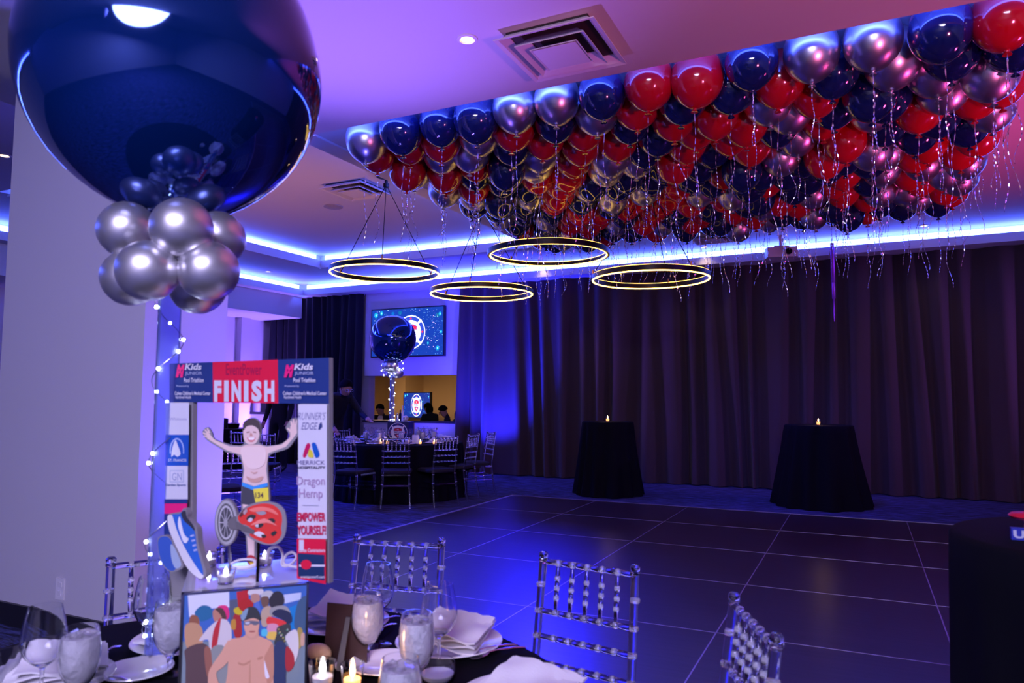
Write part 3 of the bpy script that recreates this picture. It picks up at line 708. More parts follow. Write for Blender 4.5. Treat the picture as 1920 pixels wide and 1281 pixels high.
for q in range(14): d.disc(((.6,.5,.1),(.1,.4,.2),(.6,.6,.6))[q % 3], 1080+((q*37) % 95), 690+((q*53) % 130), 7, 9, 8)
S((.1,.6,.75), [(915,690),(965,690),(965,750),(915,750)]); S((.05,.12,.22), [(1260,430),(1330,360),(1370,420),(1350,700),(1250,690),(1235,600)])
S((.4,.33,.08), [(1270,690),(1320,700),(1320,850),(1280,880)]); S((.6,.4,.28), [(1310,740),(1345,740),(1345,850),(1310,850)]); S((.68,.7,.7), [(1150,760),(1260,700),(1290,900),(1250,1020),(1200,880)])
S((.03,.05,.13), [(1040,860),(1170,860),(1170,1157),(1180,1500),(1040,1500)]); S((.42,.03,.04), [(1165,860),(1240,940),(1250,1050),(1190,1110),(1160,1040)])
# swimmer
SK = (.78,.42,.27); SK2 = (.62,.30,.18)
S(SK, [(600,790),(720,760),(760,740),(870,745),(930,770),(1020,820),(1040,960),(1040,1160),(1020,1500),(560,1500),(580,1100),(590,960)])
S(SK, [(600,790),(560,830),(520,900),(440,1010),(395,1100),(400,1240),(500,1240),(470,1100),(540,1040),(600,960)])
S(SK2, [(1020,830),(1040,960),(1040,1160),(990,1240),(960,1100),(945,970),(975,900)]); S((.9,.9,.95), [(945,990),(975,1080),(1000,1157),(960,1150)])
S(SK2, [(690,1000),(740,1015),(810,985),(800,1010),(740,1035),(690,1020)]); S(SK2, [(880,960),(930,950),(920,975),(880,985)]); S((.66,.33,.2), [(795,1060),(810,1060),(815,1500),(795,1500)])
S((.72,.38,.25), [(770,690),(870,690),(880,760),(820,785),(760,755)]); S(SK, [(745,600),(800,570),(880,590),(885,680),(850,745),(815,765),(775,740),(745,680)])
S((.04,.045,.05), [(710,590),(740,500),(800,463),(860,480),(900,560),(900,600),(830,575),(740,600)]); S((.25,.4,.5), [(710,560),(740,500),(780,480),(760,560),(730,600)])
S((.15,.16,.2), [(745,610),(800,600),(880,608),(880,635),(840,645),(810,630),(780,645),(745,638)]); S((.55,.6,.65), [(752,615),(795,610),(790,632),(760,634)])
S((.45,.12,.1), [(795,700),(850,700),(840,712),(800,712)])
d.build('photograph', bxo)

# ------------------------------------------------------------------ finish gate board
gR, gL = atd(617,1090,1.50), atd(318,1040,1.76); gR.z = 1.0; gL.z = 1.0
gu = (gR-gL); gu.z = 0; gw = gu.length; gu.normalize(); gn = Vector((gu.y,-gu.x,0)); gn = gn if gn.dot(CAMP-gR) > 0 else -gn
gt = thing('finish_gate', 'printed finish line arch board standing on the photo box', 'sign', (0,0,0))
def gp(x, y, h): return onp(x, y, gR, gn) + gn*h
def slab(mb, pts, fn, th):
    n = len(pts); a = [fn(x, y, 0) for x, y in pts]; nrm = (fn(pts[0][0], pts[0][1], 1)-a[0]); b = [p-nrm*th for p in a]
    mb.add(a+b, [tuple(range(n)), tuple(range(2*n-1, n-1, -1))]+[(i, n+i, n+(i+1) % n, (i+1) % n) for i in range(n)])
TH = .012
XL, XR = 318, 617
ytop = lambda x: 682+(671-682)*(x-XL)/(XR-XL); ybar = lambda x: 754+(757.5-754)*(x-XL)/(XR-XL)
g = MB(); slab(g, [(XL,ytop(XL)),(XR,ytop(XR)),(XR,ybar(XR)),(XL,ybar(XL))], gp, TH); g.build('top_bar', FOAM, gt, smooth=False)
g = MB(); slab(g, [(563,757),(XR,757.5),(XR,1094),(563,1083)], gp, TH); g.build('right_post', FOAM, gt, smooth=False)
zb = [gp(318,1150,0), gp(362,1150,0)]
g = MB(); slab(g, [(XL,754),(362,754.5),(360,1150),(XL,1150)], gp, TH); g.build('left_post', FOAM, gt, smooth=False)
NB = (.01,.035,.20); RD = (.80,.004,.05); WT = (.72,.72,.80); PK = (.9,.01,.2)
d = Decal(gp, .00025)
d.poly(NB, [(XL,ytop(XL)),(XR,ytop(XR)),(XR,ybar(XR)),(XL,ybar(XL))]); d.poly(RD, [(399,ytop(399)),(521,ytop(521)),(522,ybar(522)),(400,ybar(400))])
d.text((.42,.0,.06), 'EventPower', 424, 704, 491, 682, .01); 
for ch_, xa_, xb_ in (('F',402,416),('I',421,429.5),('N',435,453),('I',458.5,467),('S',473,492),('H',497,516)): d.text(WT, ch_, xa_, 753.5, xb_, 713.5, .06)
for dx, k in ((0,1),(200,1.08)):
    X = lambda x: (330+(x-330)*1 if dx == 0 else 534+(x-330)*1.12)
    d.text(PK, 'M', X(331), 708, X(348), 684, .09, .3)
    d.text(WT, 'Kids', X(348), 694, X(380), 682, .03, .2); d.text((.4,.45,.65), 'JUNIOR', X(349), 705, X(381), 697, .01); d.text(WT, 'Pool Triathlon', X(347), 717, X(384), 709, .02)
    d.text((.5,.55,.75), 'Presented by', X(333), 727, X(357), 722, .0); d.text(WT, "Cohen Children's Medical Center", X(330), 741, X(397) if dx == 0 else 616, 734, .02); d.text(WT, 'Northwell Health', X(332), 748, X(361), 742, .01)
# right post print
d.poly(WT, [(563,758),(XR,758),(XR,1010),(563,1009)])
d.text((.2,.2,.38), "RUNNER'S", 562, 787, 615, 773, .0, .35); d.text((.2,.2,.38), 'EDGE', 569, 806, 600, 792, .01, .35); d.poly((.03,.05,.2), [(603,795),(607,791),(609,800),(604,806),(601,806)])
d.poly((.6,.0,.1), crom([(579,833),(584,831),(586,837),(578,856),(573,857),(573,851)], 3)); d.poly((.8,.7,.05), crom([(585,842),(590,846),(592,857),(584,857),(582,852)], 3)); d.poly((.0,.1,.5), crom([(589,833),(595,830),(599,836),(604,852),(600,858),(595,855)], 3))
d.text((.15,.13,.3), 'MERRICK', 562, 871, 614, 863, .0); d.text((.02,.02,.08), 'HOSPITALITY', 563, 879, 615, 874, .03)
d.text((.45,.3,.48), 'Dragon', 562, 914, 614, 893, .0); d.text((.45,.3,.48), 'Hemp', 566, 938, 610, 916, .0); d.rect((.5,.5,.65), 572, 946, 603, 947.2)
d.text((.65,.01,.08), 'EMPOWER', 563, 977, 616, 960, .03); d.text((.65,.01,.08), 'YOURSELF!', 563, 1002, 617, 984, .03)
d.poly(RD, [(563,1009),(XR,1010),(XR,1094),(563,1083)]); d.poly(WT, [(567,1011),(576,1011),(576,1031),(567,1031)]); d.text(WT, 'Lanza Contractors', 567, 1034, 616, 1027, .02)
d.poly((.005,.03,.12), [(565,1036),(615,1039),(615,1087),(566,1079)]); d.rect(WT, 568, 1057, 616, 1061); d.disc(RD, 581, 1057, 10, 9); d.text(WT, 'eventpowerli.com', 571, 1084, 616, 1077, .02)
# left post print
d.poly(WT, [(XL,755),(362,755),(362,815),(XL,815)]); d.text((.3,.3,.5), 'Whitsons', 326, 788, 358, 783, .0); d.poly((.0,.08,.5), [(XL,815),(362,815),(361,873),(XL,873)])
ring = [(340+16*math.cos(a)*.85, 845+24*math.sin(a)) for a in [k*PI/14 for k in range(-15, 2)]]+[(340+13.5*math.cos(a)*.85, 845+21*math.sin(a)) for a in [k*PI/14 for k in range(1, -16, -1)]]
d.poly((.4,.5,.8), ring); d.poly(WT, crom([(337,825),(342,835),(347,850),(341,856),(335,852),(330,856),(331,842)], 3)); d.text(WT, 'ST. FRANCIS', 324, 865, 358, 860, .01)
d.poly(WT, [(XL,873),(361,873),(361,935),(XL,935)]); d.rect((.5,.55,.7), 327, 881, 354, 904); d.rect(WT, 329, 883, 352, 902); d.text((.3,.35,.55), 'GN', 332, 900, 350, 886, .0); d.text((.05,.1,.3), 'Garden Sports', 320, 912, 358, 906, .02)
d.poly(NB, [(XL,935),(361,935),(361,943),(XL,943)]); d.poly(PK, [(XL,943),(361,943),(360,962),(XL,962)]); d.poly(NB, [(XL,962),(360,962),(360,1060),(XL,1060)])
d.build('printed_front', gt)
bpy.context.view_layer.update()

# ------------------------------------------------------------------ cut-outs on the box
cu_ = Vector((math.cos(YAW), -math.sin(YAW), 0)); cn_ = Vector((cu_.y, -cu_.x, 0)); cn_ = cn_ if cn_.dot(CAMP-Vector(bc)) > 0 else -cn_
def cutout(name, label, cat, D, px, py, outline, draw, th=.007, rot=0, sm=4):
    P0 = atd(px, py, D); n_ = Matrix.Rotation(rot, 3, 'Z') @ cn_
    fn = lambda x, y, h: onp(x, y, P0, n_) + n_*h
    t = thing(name, label, cat, (0,0,0)); g = MB(); slab(g, crom(outline, sm), fn, th); g.build('foam_board', FOAM, t, smooth=False)
    d = Decal(fn, .00018); draw(d); d.build('print', t); return t, fn
SB = (.80,.60,.54); SB2 = (.62,.36,.28)
boy_out = [(379,812),(384,803),(391,802),(398,813),(402,823),(430,834),(452,835),(458,828),(455,805),(461,790),(474,783),(487,792),(490,812),(486,830),(500,836),(528,832),(543,818),(536,803),(543,789),(550,784),(559,787),(560,812),(552,826),(538,842),(505,854),(502,880),(504,905),(506,940),(494,960),(482,1000),(481,1040),(486,1058),(470,1062),(464,1050),(460,1000),(452,950),(454,900),(455,880),(448,855),(425,848),(400,834),(386,824)]
def boy(d):
    d.poly(SB, [(386,812),(391,811),(398,820),(404,826),(430,837),(452,838),(462,834),(486,834),(500,838),(528,834),(544,820),(544,800),(551,795),(556,796),(557,812),(548,824),(536,838),(503,850),(499,880),(502,905),(476,912),(455,904),(458,880),(452,853),(426,845),(402,831),(388,822)])
    for q in ([(546,800),(544,790),(547,789),(550,799)],[(549,797),(549,786),(552,786),(553,797)],[(553,797),(555,787),(557.5,788),(556.5,799)],[(545,812),(538,804),(540,802),(547,807)],
              [(388,812),(383,806),(385,805),(391,811)],[(391,812),(388,803),(390.5,803),(395,812)],[(386,816),(380,812),(381,810.5),(388,813)],[(388,820),(382,818.5),(382.5,816.5),(389,817)]): d.poly(SB, q)
    d.poly((.86,.68,.62), crom([(452,842),(476,838),(498,842),(496,870),(476,880),(460,870)], 4)); d.poly(SB2, crom([(462,893),(476,898),(494,893),(488,903),(470,904)], 3)); d.poly(SB2, crom([(470,884),(477,886),(484,884),(477,889)], 3))
    d.poly(SB, crom([(457,804),(463,794),(480,793),(487,803),(486,820),(479,832),(466,833),(458,824)], 4))
    d.poly((.06,.04,.045), crom([(457,808),(456,796),(463,787),(474,784),(485,790),(489,802),(488,814),(484,804),(474,798),(463,800)], 4))
    d.poly((.3,.12,.1), [(463,810),(469,809),(469,811),(463,812)]); d.poly((.3,.12,.1), [(475,809),(481,810),(481,812),(475,811)]); d.poly((.7,.2,.2), crom([(464,820),(472,823),(480,820),(476,828),(468,828)], 3)); d.poly((.95,.9,.9), [(466,821),(479,821),(476,825),(468,825)])
    d.poly((.62,.32,.26), [(470,812),(473,812),(475,818),(469,818)])
    d.poly((.03,.3,.75), [(455,904),(476,912),(502,905),(503,912),(476,919),(455,911)]); d.poly((.05,.05,.07), [(455,911),(476,919),(503,912),(505,945),(482,950),(453,945)])
    d.poly((.85,.75,.05), [(476,917),(504,914),(505,938),(480,942)]); d.text((.1,.05,.05), '134', 480, 934, 495, 923, .03)
    d.poly(SB, [(456,945),(480,948),(479,1000),(478,1046),(468,1046),(464,1000)]); d.poly((.45,.02,.03), crom([(464,1044),(472,1040),(481,1046),(484,1056),(472,1060),(465,1054)], 3)); d.poly((.9,.6,.05), [(466,1052),(480,1055),(472,1059)])
cutout('boy_cutout', 'flat printed cutout of a shirtless boy with raised arms and race number', 'cutout', 1.66, 475, 900, boy_out, boy)
hel_out = [(444,972),(455,955),(470,946),(495,941),(518,944),(532,955),(537,972),(537,990),(532,1008),(520,1020),(500,1022),(480,1016),(462,1004),(448,990)]
def helmet(d):
    RDh = (.75,.03,.02)
    d.poly(RDh, crom([(446,970),(457,957),(475,948),(496,944),(514,948),(526,960),(529,975),(527,990),(528,1002),(520,1014),(506,1020),(488,1015),(468,1004),(475,995),(462,985),(452,982)], 4))
    for c_, p in (((.02,.02,.02),[(462,972),(470,965),(480,967),(476,974),(466,978)]), ((.65,.65,.68),[(464,976),(470,971),(474,974),(470,979)]), ((.02,.02,.02),[(480,984),(488,979),(494,983),(490,989),(480,990)]), ((.7,.7,.7),[(478,986),(484,982),(484,989)]),
        ((.02,.02,.02),[(503,974),(511,972),(516,976),(513,982),(506,981)]), ((.35,.33,.35),[(480,961),(490,957),(500,962),(490,966)]), ((.75,.72,.72),[(476,1001),(486,996),(496,1002),(490,1008)]), ((.02,.02,.02),[(490,1003),(498,1003),(499,1007),(493,1009)]),
        ((.02,.02,.02),[(508,1000),(516,995),(519,999),(512,1005)]), ((.1,.02,.02),[(449,966),(458,954),(460,958),(452,969)]), ((.5,.35,.35),[(456,960),(462,954),(464,958),(459,965)])): d.poly(c_, crom(p, 3))
    d.poly((.9,.2,.15), crom([(468,955),(490,950),(512,955),(522,966),(500,958),(478,960)], 3)); d.poly((.9,.25,.2), crom([(470,985),(496,972),(520,986),(500,980)], 3))
    d.poly((.12,.11,.12), [(441,975),(458,985),(478,994),(476,1002),(455,996),(444,990)])
t, fn = cutout('helmet_cutout', 'flat printed cutout of a red bicycle helmet on a dark stake', 'cutout', 1.55, 490, 980, hel_out, helmet, .008, .15)
A, B = fn(484,1016,-.006), fn(481,1110,-.006); B.z = ZT; MB().sweep([A, B], .0032, 8).build('stake', DARKMETAL, t)
def wheel(d):
    d.disc((.42,.42,.44), 424, 980, 20, 41, 36); d.disc((.10,.10,.11), 424, 980, 16.5, 36, 36); d.disc((.5,.5,.52), 424, 980, 14, 32, 36); d.disc((.06,.06,.075), 424, 980, 11.5, 28, 36)
    for k in range(10):
        a = 2*PI*k/10; c_, s_ = math.cos(a), math.sin(a); d.poly((.5,.5,.52), [(424+1.5*c_-.5*s_,980+3*s_+1*c_),(424+12*c_-.4*s_,980+29*s_+.8*c_),(424+12*c_+.4*s_,980+29*s_-.8*c_),(424+1.5*c_+.5*s_,980+3*s_-1*c_)])
    d.disc((.35,.35,.37), 424, 980, 4, 8, 16); d.poly((.14,.13,.14), crom([(430,975),(444,968),(446,992),(430,990)], 3))
wo = [(424+22*math.cos(2*PI*k/20), 980+44*math.sin(2*PI*k/20)) for k in range(20)]
t, fn = cutout('wheel_cutout', 'flat printed cutout of a bicycle wheel on a stake, left of the helmet', 'cutout', 1.63, 424, 980, wo, wheel, .01, -.1, 2)
A, B = fn(427,1018,-.006), fn(430,1060,-.006); B.z = ZT; MB().sweep([A, B], .0036, 8).build('stake', CHROME, t)
sho = [(314,968),(326,962),(338,962),(345,953),(351,962),(352,974),(364,984),(370,994),(372,1020),(380,1050),(387,1074),(382,1084),(372,1085),(352,1066),(334,1032),(318,996)]
def shoe(d):
    d.poly((.02,.13,.55), crom([(322,966),(336,964),(345,957),(349,972),(360,986),(366,1000),(370,1030),(380,1066),(380,1080),(372,1080),(352,1056),(334,1020),(322,990)], 4))
    d.poly((.72,.72,.74), crom([(314,970),(322,966),(326,975),(332,995),(344,1022),(360,1050),(376,1074),(382,1080),(374,1085),(352,1066),(334,1032),(318,996)], 4))
    d.poly((.80,.80,.82), crom([(335,972),(338,970),(341,984),(345,1000),(351,1008),(354,1010),(350,1018),(344,1016),(338,1000),(334,985)], 4)); d.poly((.03,.03,.05), crom([(340,962),(348,958),(351,970),(362,984),(366,996),(356,986),(345,976)], 3))
    for k in range(4): d.poly((.45,.5,.75), [(357+k*2.2,1004+k*9),(364+k*2.0,1002+k*9),(365+k*2.0,1005+k*9),(358+k*2.2,1007+k*9)])
cutout('running_shoe_cutout', 'flat printed cutout of a blue and white running shoe standing on its toe', 'cutout', 1.545, 350, 1020, sho, shoe, .014, -.35)
sh2 = [(296,1010),(310,1004),(322,1012),(330,1026),(338,1044),(344,1062),(334,1070),(318,1072),(304,1058),(297,1036)]
def shoe2(d):
    d.poly((.03,.10,.45), crom([(297,1012),(310,1006),(321,1014),(328,1040),(330,1066),(318,1070),(305,1056),(298,1036)], 4)); d.poly((.35,.45,.6), crom([(320,1022),(328,1028),(340,1058),(330,1066),(322,1050)], 4))
cutout('shoe_heel_cutout', 'dim blue cutout of a second shoe behind the blue running shoe', 'cutout', 1.66, 318, 1040, sh2, shoe2, .01, -.2)
# rolled white strap
st = thing('white_strap', 'looped white strap lying on the photo box behind the candles', 'strap', (0,0,0))
for lp in ([(432,1058),(450,1050),(475,1050),(478,1060),(455,1066),(436,1064)], [(500,1052),(506,1030),(522,1026),(530,1040),(528,1058),(536,1062),(548,1056),(556,1044),(548,1036),(536,1042),(534,1058),(560,1064)]):
    pts = [atd(x, y, 1.62+.01*math.sin(k)) for k, (x, y) in enumerate(lp)]
    MB().sweep([Vector(p) for p in crom([tuple(p) for p in pts], 5, False)], .0058, 8, flat=.5).build('loop', WHITEP, st)
for x, y, l in ((392,1062,'left rear of three on the photo box'),(423,1094,'nearest of three on the photo box'),(496,1060,'right one on the photo box')):
    P = onz(x, y, ZT); votive(tuple(P), 'white glowing tealight in a clear cup, '+l, 'tealights on the photo box', .019, .030, False)

# ------------------------------------------------------------------ tableware
def wine_glass(label, g=None):
    t = thing('wine_glass', label, 'wine glass', (0,0,0), 0, g)
    out = [(0,.0),(.036,.0),(.036,.0015),(.012,.004),(.0045,.010),(.004,.03),(.004,.07),(.006,.083),(.018,.092),(.033,.107),(.041,.128),(.042,.142),(.038,.172),(.031,.205)]
    inn = [(.0300,.205),(.037,.172),(.0408,.142),(.0398,.128),(.032,.109),(.018,.095),(0,.090)]
    MB().lathe(crom(out, 3, False)[3:]+crom(inn, 3, False), n=32).build('glass', GLASS, t); return t
def goblet(label, g=None):
    t = thing('water_goblet', label, 'goblet', (0,0,0), 0, g)
    out = [(0,0),(.034,0),(.034,.0015),(.012,.004),(.006,.012),(.006,.03),(.012,.042),(.026,.058),(.037,.085),(.039,.115),(.036,.145),(.033,.163)]
    inn = [(.0318,.163),(.035,.145),(.0378,.115),(.0358,.086),(.025,.061),(.011,.046),(0,.044)]
    MB().lathe(crom(out, 3, False)[3:]+crom(inn, 3, False), n=32).build('glass', GLASS, t)
    w = [(0,.046),(.0105,.048),(.0245,.062),(.0352,.086),(.0372,.115),(.0352,.14),(.034,.146),(0,.146)]
    MB().lathe(w, n=32).build('ice_water', ICE, t)
    ice = MB(); rr = random.Random(5)
    for k in range(6):
        a = k*1.05; ice.box((.017*math.cos(a), .017*math.sin(a), .143+.004*rr.random()), (.017,.017,.015), rr.uniform(0,3), rr.uniform(-.5,.5))
    ice.build('ice', FROST, t, smooth=False)
    return t
W0 = wine_glass('wine glass, leftmost on the near table, rim before the pillar baseboard'); P = onz(85,1137,.965); W0.location = (P.x, P.y, .76)
for x, y, l in ((288,1080,'empty wine glass in front of the clear chair, left of the photo box'),(709,1057,'empty wine glass behind the brown card, before the left chair back'),(824,1094,'large empty wine glass in front of the folded napkin, right of the iced goblet')):
    o = copytree(W0); P = onz(x, y, .965); o.location = (P.x, P.y, .76); o['label'] = l
G0 = goblet('goblet of iced water, leftmost on the near table'); P = onz(152,1176,.923); G0.location = (P.x, P.y, .76)
for x, y, l in ((322,1126,'goblet of iced water half hidden behind the photo box'),(690,1113,'goblet of iced water right behind the brown card'),(782,1150,'goblet of iced water beside the large wine glass'),(751,1234,'goblet of iced water at the bottom picture edge, nearest one')):
    o = copytree(G0); P = onz(x, y, .923); o.location = (P.x, P.y, .76); o['label'] = l
tb = thing('tumbler', 'short glass tumbler cut off by the lower left picture corner', 'glass', tuple(onz(2,1300,.76)))
MB().lathe([(0,0),(.031,0),(.036,.10),(.0345,.10),(.0295,.006),(0,.006)], n=28).build('glass', GLASS, tb); tb.location.z = .762
gb = thing('glass_bowl', 'small rounded glass candle bowl under the large wine glass', 'bowl', tuple(onz(820,1290,.76)))
MB().lathe(crom([(0,.002),(.02,.002),(.036,.015),(.042,.035),(.038,.055)], 4, False)+crom([(.036,.055),(.040,.035),(.034,.018),(.018,.006),(0,.006)], 4, False), n=28).build('bowl', GLASS, gb)
MB().lathe([(0,.008),(.018,.008),(.032,.020),(.036,.030),(0,.030)], n=24).build('filling', WHITEP, gb); gb.location.z = .762
def plate(r, label, P, g=None):
    o = MB().lathe([(0,.004),(r*.62,.004),(r*.68,.007),(r*.97,.016),(r,.018),(r*.99,.020),(r*.96,.019),(r*.68,.011),(r*.62,.008),(0,.008)], n=56).build('plate', CHINA)
    o.location = (P.x, P.y, .758); return tag(o, label, 'plate', g)
def napkin(P, a, label, s=.20, seed=1):
    rr = random.Random(seed); mb = MB()
    for L in range(4):
        n = 10; w = s*(1-.07*L); hh = s*.62*(1-.06*L); vs = []
        for top in (0, 1):
            for j in range(n+1):
                for i in range(n+1):
                    u, v = i/n-.5, j/n-.5
                    x = u*w*(1-.15*v)+.012*L; y = v*hh*(1+.25*u)-.01*L
                    z = .014+L*.011+.030*max(0, v+.35)*(1+.5*math.sin(3*u+L))+.006*math.sin(9*u+L*2+seed)*math.cos(7*v)+.004*top
                    vs.append((x, y, z))
        m_ = (n+1)**2; fs = []
        for top in (0, 1):
            for j in range(n):
                for i in range(n): q = top*m_+j*(n+1)+i; fs.append((q,q+1,q+n+2,q+n+1) if top else (q,q+n+1,q+n+2,q+1))
        ed = [i for i in range(n+1)]+[j*(n+1)+n for j in range(1,n+1)]+[n*(n+1)+i for i in range(n-1,-1,-1)]+[j*(n+1) for j in range(n-1,0,-1)]
        for i in range(len(ed)): p_, q_ = ed[i], ed[(i+1) % len(ed)]; fs.append((p_, q_, q_+m_, p_+m_))
        mb.add(vs, fs)
    o = mb.build('napkin', LINEN); o.location = (P.x, P.y, .762); o.rotation_euler = (0,0,a); return tag(o, label, 'napkin')
PG = 'dinner plates on the near table'
for k, (x, y, l, r) in enumerate(((88,1272,'at the lower left behind the leftmost goblet',.135),(352,1196,'half hidden behind the photo box, left side',.135),(638,1163,'behind the brown card',.135),(842,1200,'with a tall folded napkin right of the goblets',.137),(985,1310,'at the bottom edge nearest the single chair',.145))):
    P = onz(x, y, .775); plate(r, 'white dinner plate '+l, P, PG); dv = TC-P
    napkin(P, math.atan2(dv.y, dv.x)+PI/2+.35*(k-2), 'white folded napkin on the dinner plate '+l, .21 if k != 4 else .22, k+2)
for x, y, l, r in ((257,1259,'small white bread plate before the leftmost glasses, left of the photo box',.078),(722,1246,'small white bread plate beside the orange candle',.085)):
    plate(r, l, onz(x, y, .77))
def cutlery(kind, p, q, label):
    A, B = onz(*p, .765), onz(*q, .765); L = (B-A).length; a = math.atan2(B.y-A.y, B.x-A.x)
    t = thing(kind, label, kind, (A.x, A.y, .764), a); w = .006
    h = MB(); pts = [(0,.0045),(.03,.006),(L*.55,.003),(L*.66,.003)]
    n = len(pts); 
    h.sweep([(x, 0, .004+.010*math.sin(PI*x/L)) for x, _ in pts], [r for _, r in pts], 8, flat=.45); h.build('handle', CHROME, t)
    hd = MB(); zz = lambda x: .004+.010*math.sin(PI*x/L)
    if kind == 'fork':
        hd.sweep([(L*.66,0,zz(L*.66)),(L*.72,0,.010),(L*.8,0,.008)], [.003,.010,.011], 8, flat=.2)
        for s in (-3,-1,1,3): hd.sweep([(L*.79,s*.003,.008),(L*.9,s*.003,.005),(L,s*.0028,.008)], .0012, 5)
        hd.build('tines', CHROME, t)
    elif kind == 'spoon': hd.ball((L*.84,0,.006), .02, 14, (1.6,.95,.25)); hd.build('bowl', CHROME, t)
    else: hd.sweep([(L*.62,0,.012),(L*.7,0,.012),(L*.95,0,.01),(L,0,.01)], [.004,.009,.009,.002], 8, flat=.15); hd.build('blade', CHROME, t)
    return t
cutlery('fork', (985,1216), (880,1240), 'steel fork at the cloth edge right of the napkin plate, outer one')
cutlery('fork', (968,1211), (862,1236), 'steel fork right of the napkin plate, inner one')
cutlery('spoon', (748,1158), (700,1180), 'steel spoon behind the two middle goblets')
cutlery('knife', (742,1172), (700,1196), 'steel knife between the two middle goblets')
cutlery('knife', (226,1214), (184,1240), 'steel knife handle near the leftmost goblet')
cutlery('knife', (250,1283), (180,1278), 'steel butter knife at the front of the left bread plate')
# card stand
c0, c1 = onz(608,1262,.76), onz(688,1242,.76); cu2 = (c1-c0).normalized()
c0 = onz(608,1238,.76); c1 = onz(688,1248,.76); cu2 = (c1-c0).normalized(); cw = (c1-c0).length; cc = (c0+c1)/2
cs = thing('card_stand', 'dark brown card seen from the back with its easel strut', 'menu card', (cc.x, cc.y, .762), math.atan2(cu2.y, cu2.x))
MB().box((0,.004,.066),(cw,.003,.132), 0, -.08).build('card', BROWNCARD, cs, smooth=False)
mb = MB(); mb.add([(.0,-.002,.105),(.012,-.002,.105),(.022,-.055,.0),(.006,-.055,.0),(.0,.0,.105),(.012,.0,.105),(.022,-.052,.0),(.006,-.052,.0)], [(0,3,2,1),(4,5,6,7),(0,1,5,4),(1,2,6,5),(2,3,7,6),(3,0,4,7)]).build('strut', mat('grey_strut', (.09,.09,.09), .5), cs, smooth=False)
v1 = onz(660,1308,.76); t = votive((v1.x, v1.y, .762), 'orange glowing votive candle in front of the brown card', None, .023, .068); light('candle_glow', 'POINT', (v1.x, v1.y, .86), .35, (1,.5,.2), .02)
v2 = onz(604,1302,.76); votive((v2.x, v2.y, .762), 'clear votive glass with white light right of the photo box', None, .028, .066, False)
br_ = thing('bread_roll', 'pale cream bread roll between the photo box and the brown card', 'bread', tuple(onz(598,1240,.765)))
b = MB(); b.ball((0,0,.02), .026, 20, (1.3,.8,.8)).ball((-.022,.006,.018), .02, 16, (1,.8,.9)); b.build('crust', mat('bread_crust', (.62,.45,.30), .7, bump=(40,.4,3)), br_)

# ------------------------------------------------------------------ far table settings
TB = CAMP+ray(752, 746)*10.2; TB = Vector((TB.x, TB.y, .76))
fb = thing('logo_box', 'dark blue cube with a round shield logo, centre of the far table', 'centrepiece', tuple(TB), -YAW*0+.35)
MB().bx(-.15,.15,-.15,.15,0,.30).build('cube', mat('dark_blue_card', (.01,.012,.09), .4), fb, smooth=False)
d = Decal(lambda x, y, h: (x, -.151-h, y+.15), .0004); logo(d, 0, 0, .135, 1, (.01,.02,.2), (.75,.75,.85), (.5,.01,.04)); d.build('front_logo', fb)
ZB = TB.z+.30
for dx, r, h, m, l in ((-.06,.018,.12,GLASS,'clear bottle ornament on the far centrepiece, left'),(-.01,.02,.16,SUIT,'dark bottle ornament on the far centrepiece, middle'),(.03,.016,.22,WHITEP,'tall pale bottle ornament on the far centrepiece')):
    o = MB().lathe([(0,0),(r,0),(r,h*.6),(r*.4,h*.78),(r*.4,h),(0,h)], n=14).build('bottle', m); o.location = (TB.x+dx, TB.y, ZB); tag(o, l, 'bottle')
sb = thing('football', 'small white and black football on the far logo box', 'ball', (TB.x+.10, TB.y-.03, ZB+.042))
MB().ball((0,0,0), .042, 20).build('ball_skin', WHITEP, sb); pb = MB()
for v in ((0,-1,.2),(.8,-.5,.3),(-.8,-.5,.3),(.5,-.6,-.65),(-.5,-.6,-.65),(0,-.3,.95)):
    v = Vector(v).normalized(); q = v.to_track_quat('Z','Y').to_matrix(); pb.add([q @ Vector((.014*math.cos(a*PI/2.5), .014*math.sin(a*PI/2.5), .0405)) for a in range(5)], [(0,1,2,3,4)])
pb.build('patches', SUIT, sb, smooth=False)
for dx in (-.10,-.03,.05): votive((TB.x+dx, TB.y-.11, ZB), 'tiny white light in front on the far logo box, %s' % ('left' if dx < -.05 else 'middle' if dx < 0 else 'right'), None, .014, .03, False)
P2 = CAMP+ray(735, 746)*10.45
b2 = make_balloon('giant_balloon', .335, .72, NAVYBIG, 48); b2.location = (P2.x, P2.y, 2.585); tag(b2, 'large navy balloon over the far table in front of the wall screen', 'balloon')
rr = random.Random(3); names8 = ['front left','front right','left','right','upper middle','lower middle','rear left','rear right']
for k in range(8):
    a = k*PI/4; lv = k % 2; P = Vector((P2.x+.095*math.cos(a), P2.y+.095*math.sin(a), 1.745+.10*(k//4)))
    o = copytree(S0); o.location = P; o.scale = (1.15,)*3; o.rotation_euler = (PI/2, 0, a+PI/2); tag(o, 'small silver balloon under the far giant balloon, one of the lit cluster', 'balloon', 'silver balloons under the far giant balloon')
fairy(P2, 1.68, 1.90, .155, 12, 8, 'glowing fairy lights among the far silver balloons', 3, .0015, .008)
tube(P2, 1.06, 1.72, .035, 'thin clear tube carrying the far silver balloon cluster')
fairy(P2, 1.06, 1.72, .044, 16, 5, 'white fairy lights wound round the far clear tube', 4, .0012, .0065)
ring = [(-2.75,.66),(-2.2,.66),(-1.75,.66),(-1.25,.68),(-.7,.66),(-.1,.66),(.5,.66),(1.1,.66),(1.8,.66),(2.5,.66)]
wh = ['front left','in front, left of middle','in front, right of middle','front right','at the right edge','back right','at the back, right of middle','at the back, left of middle','back left','at the left edge']
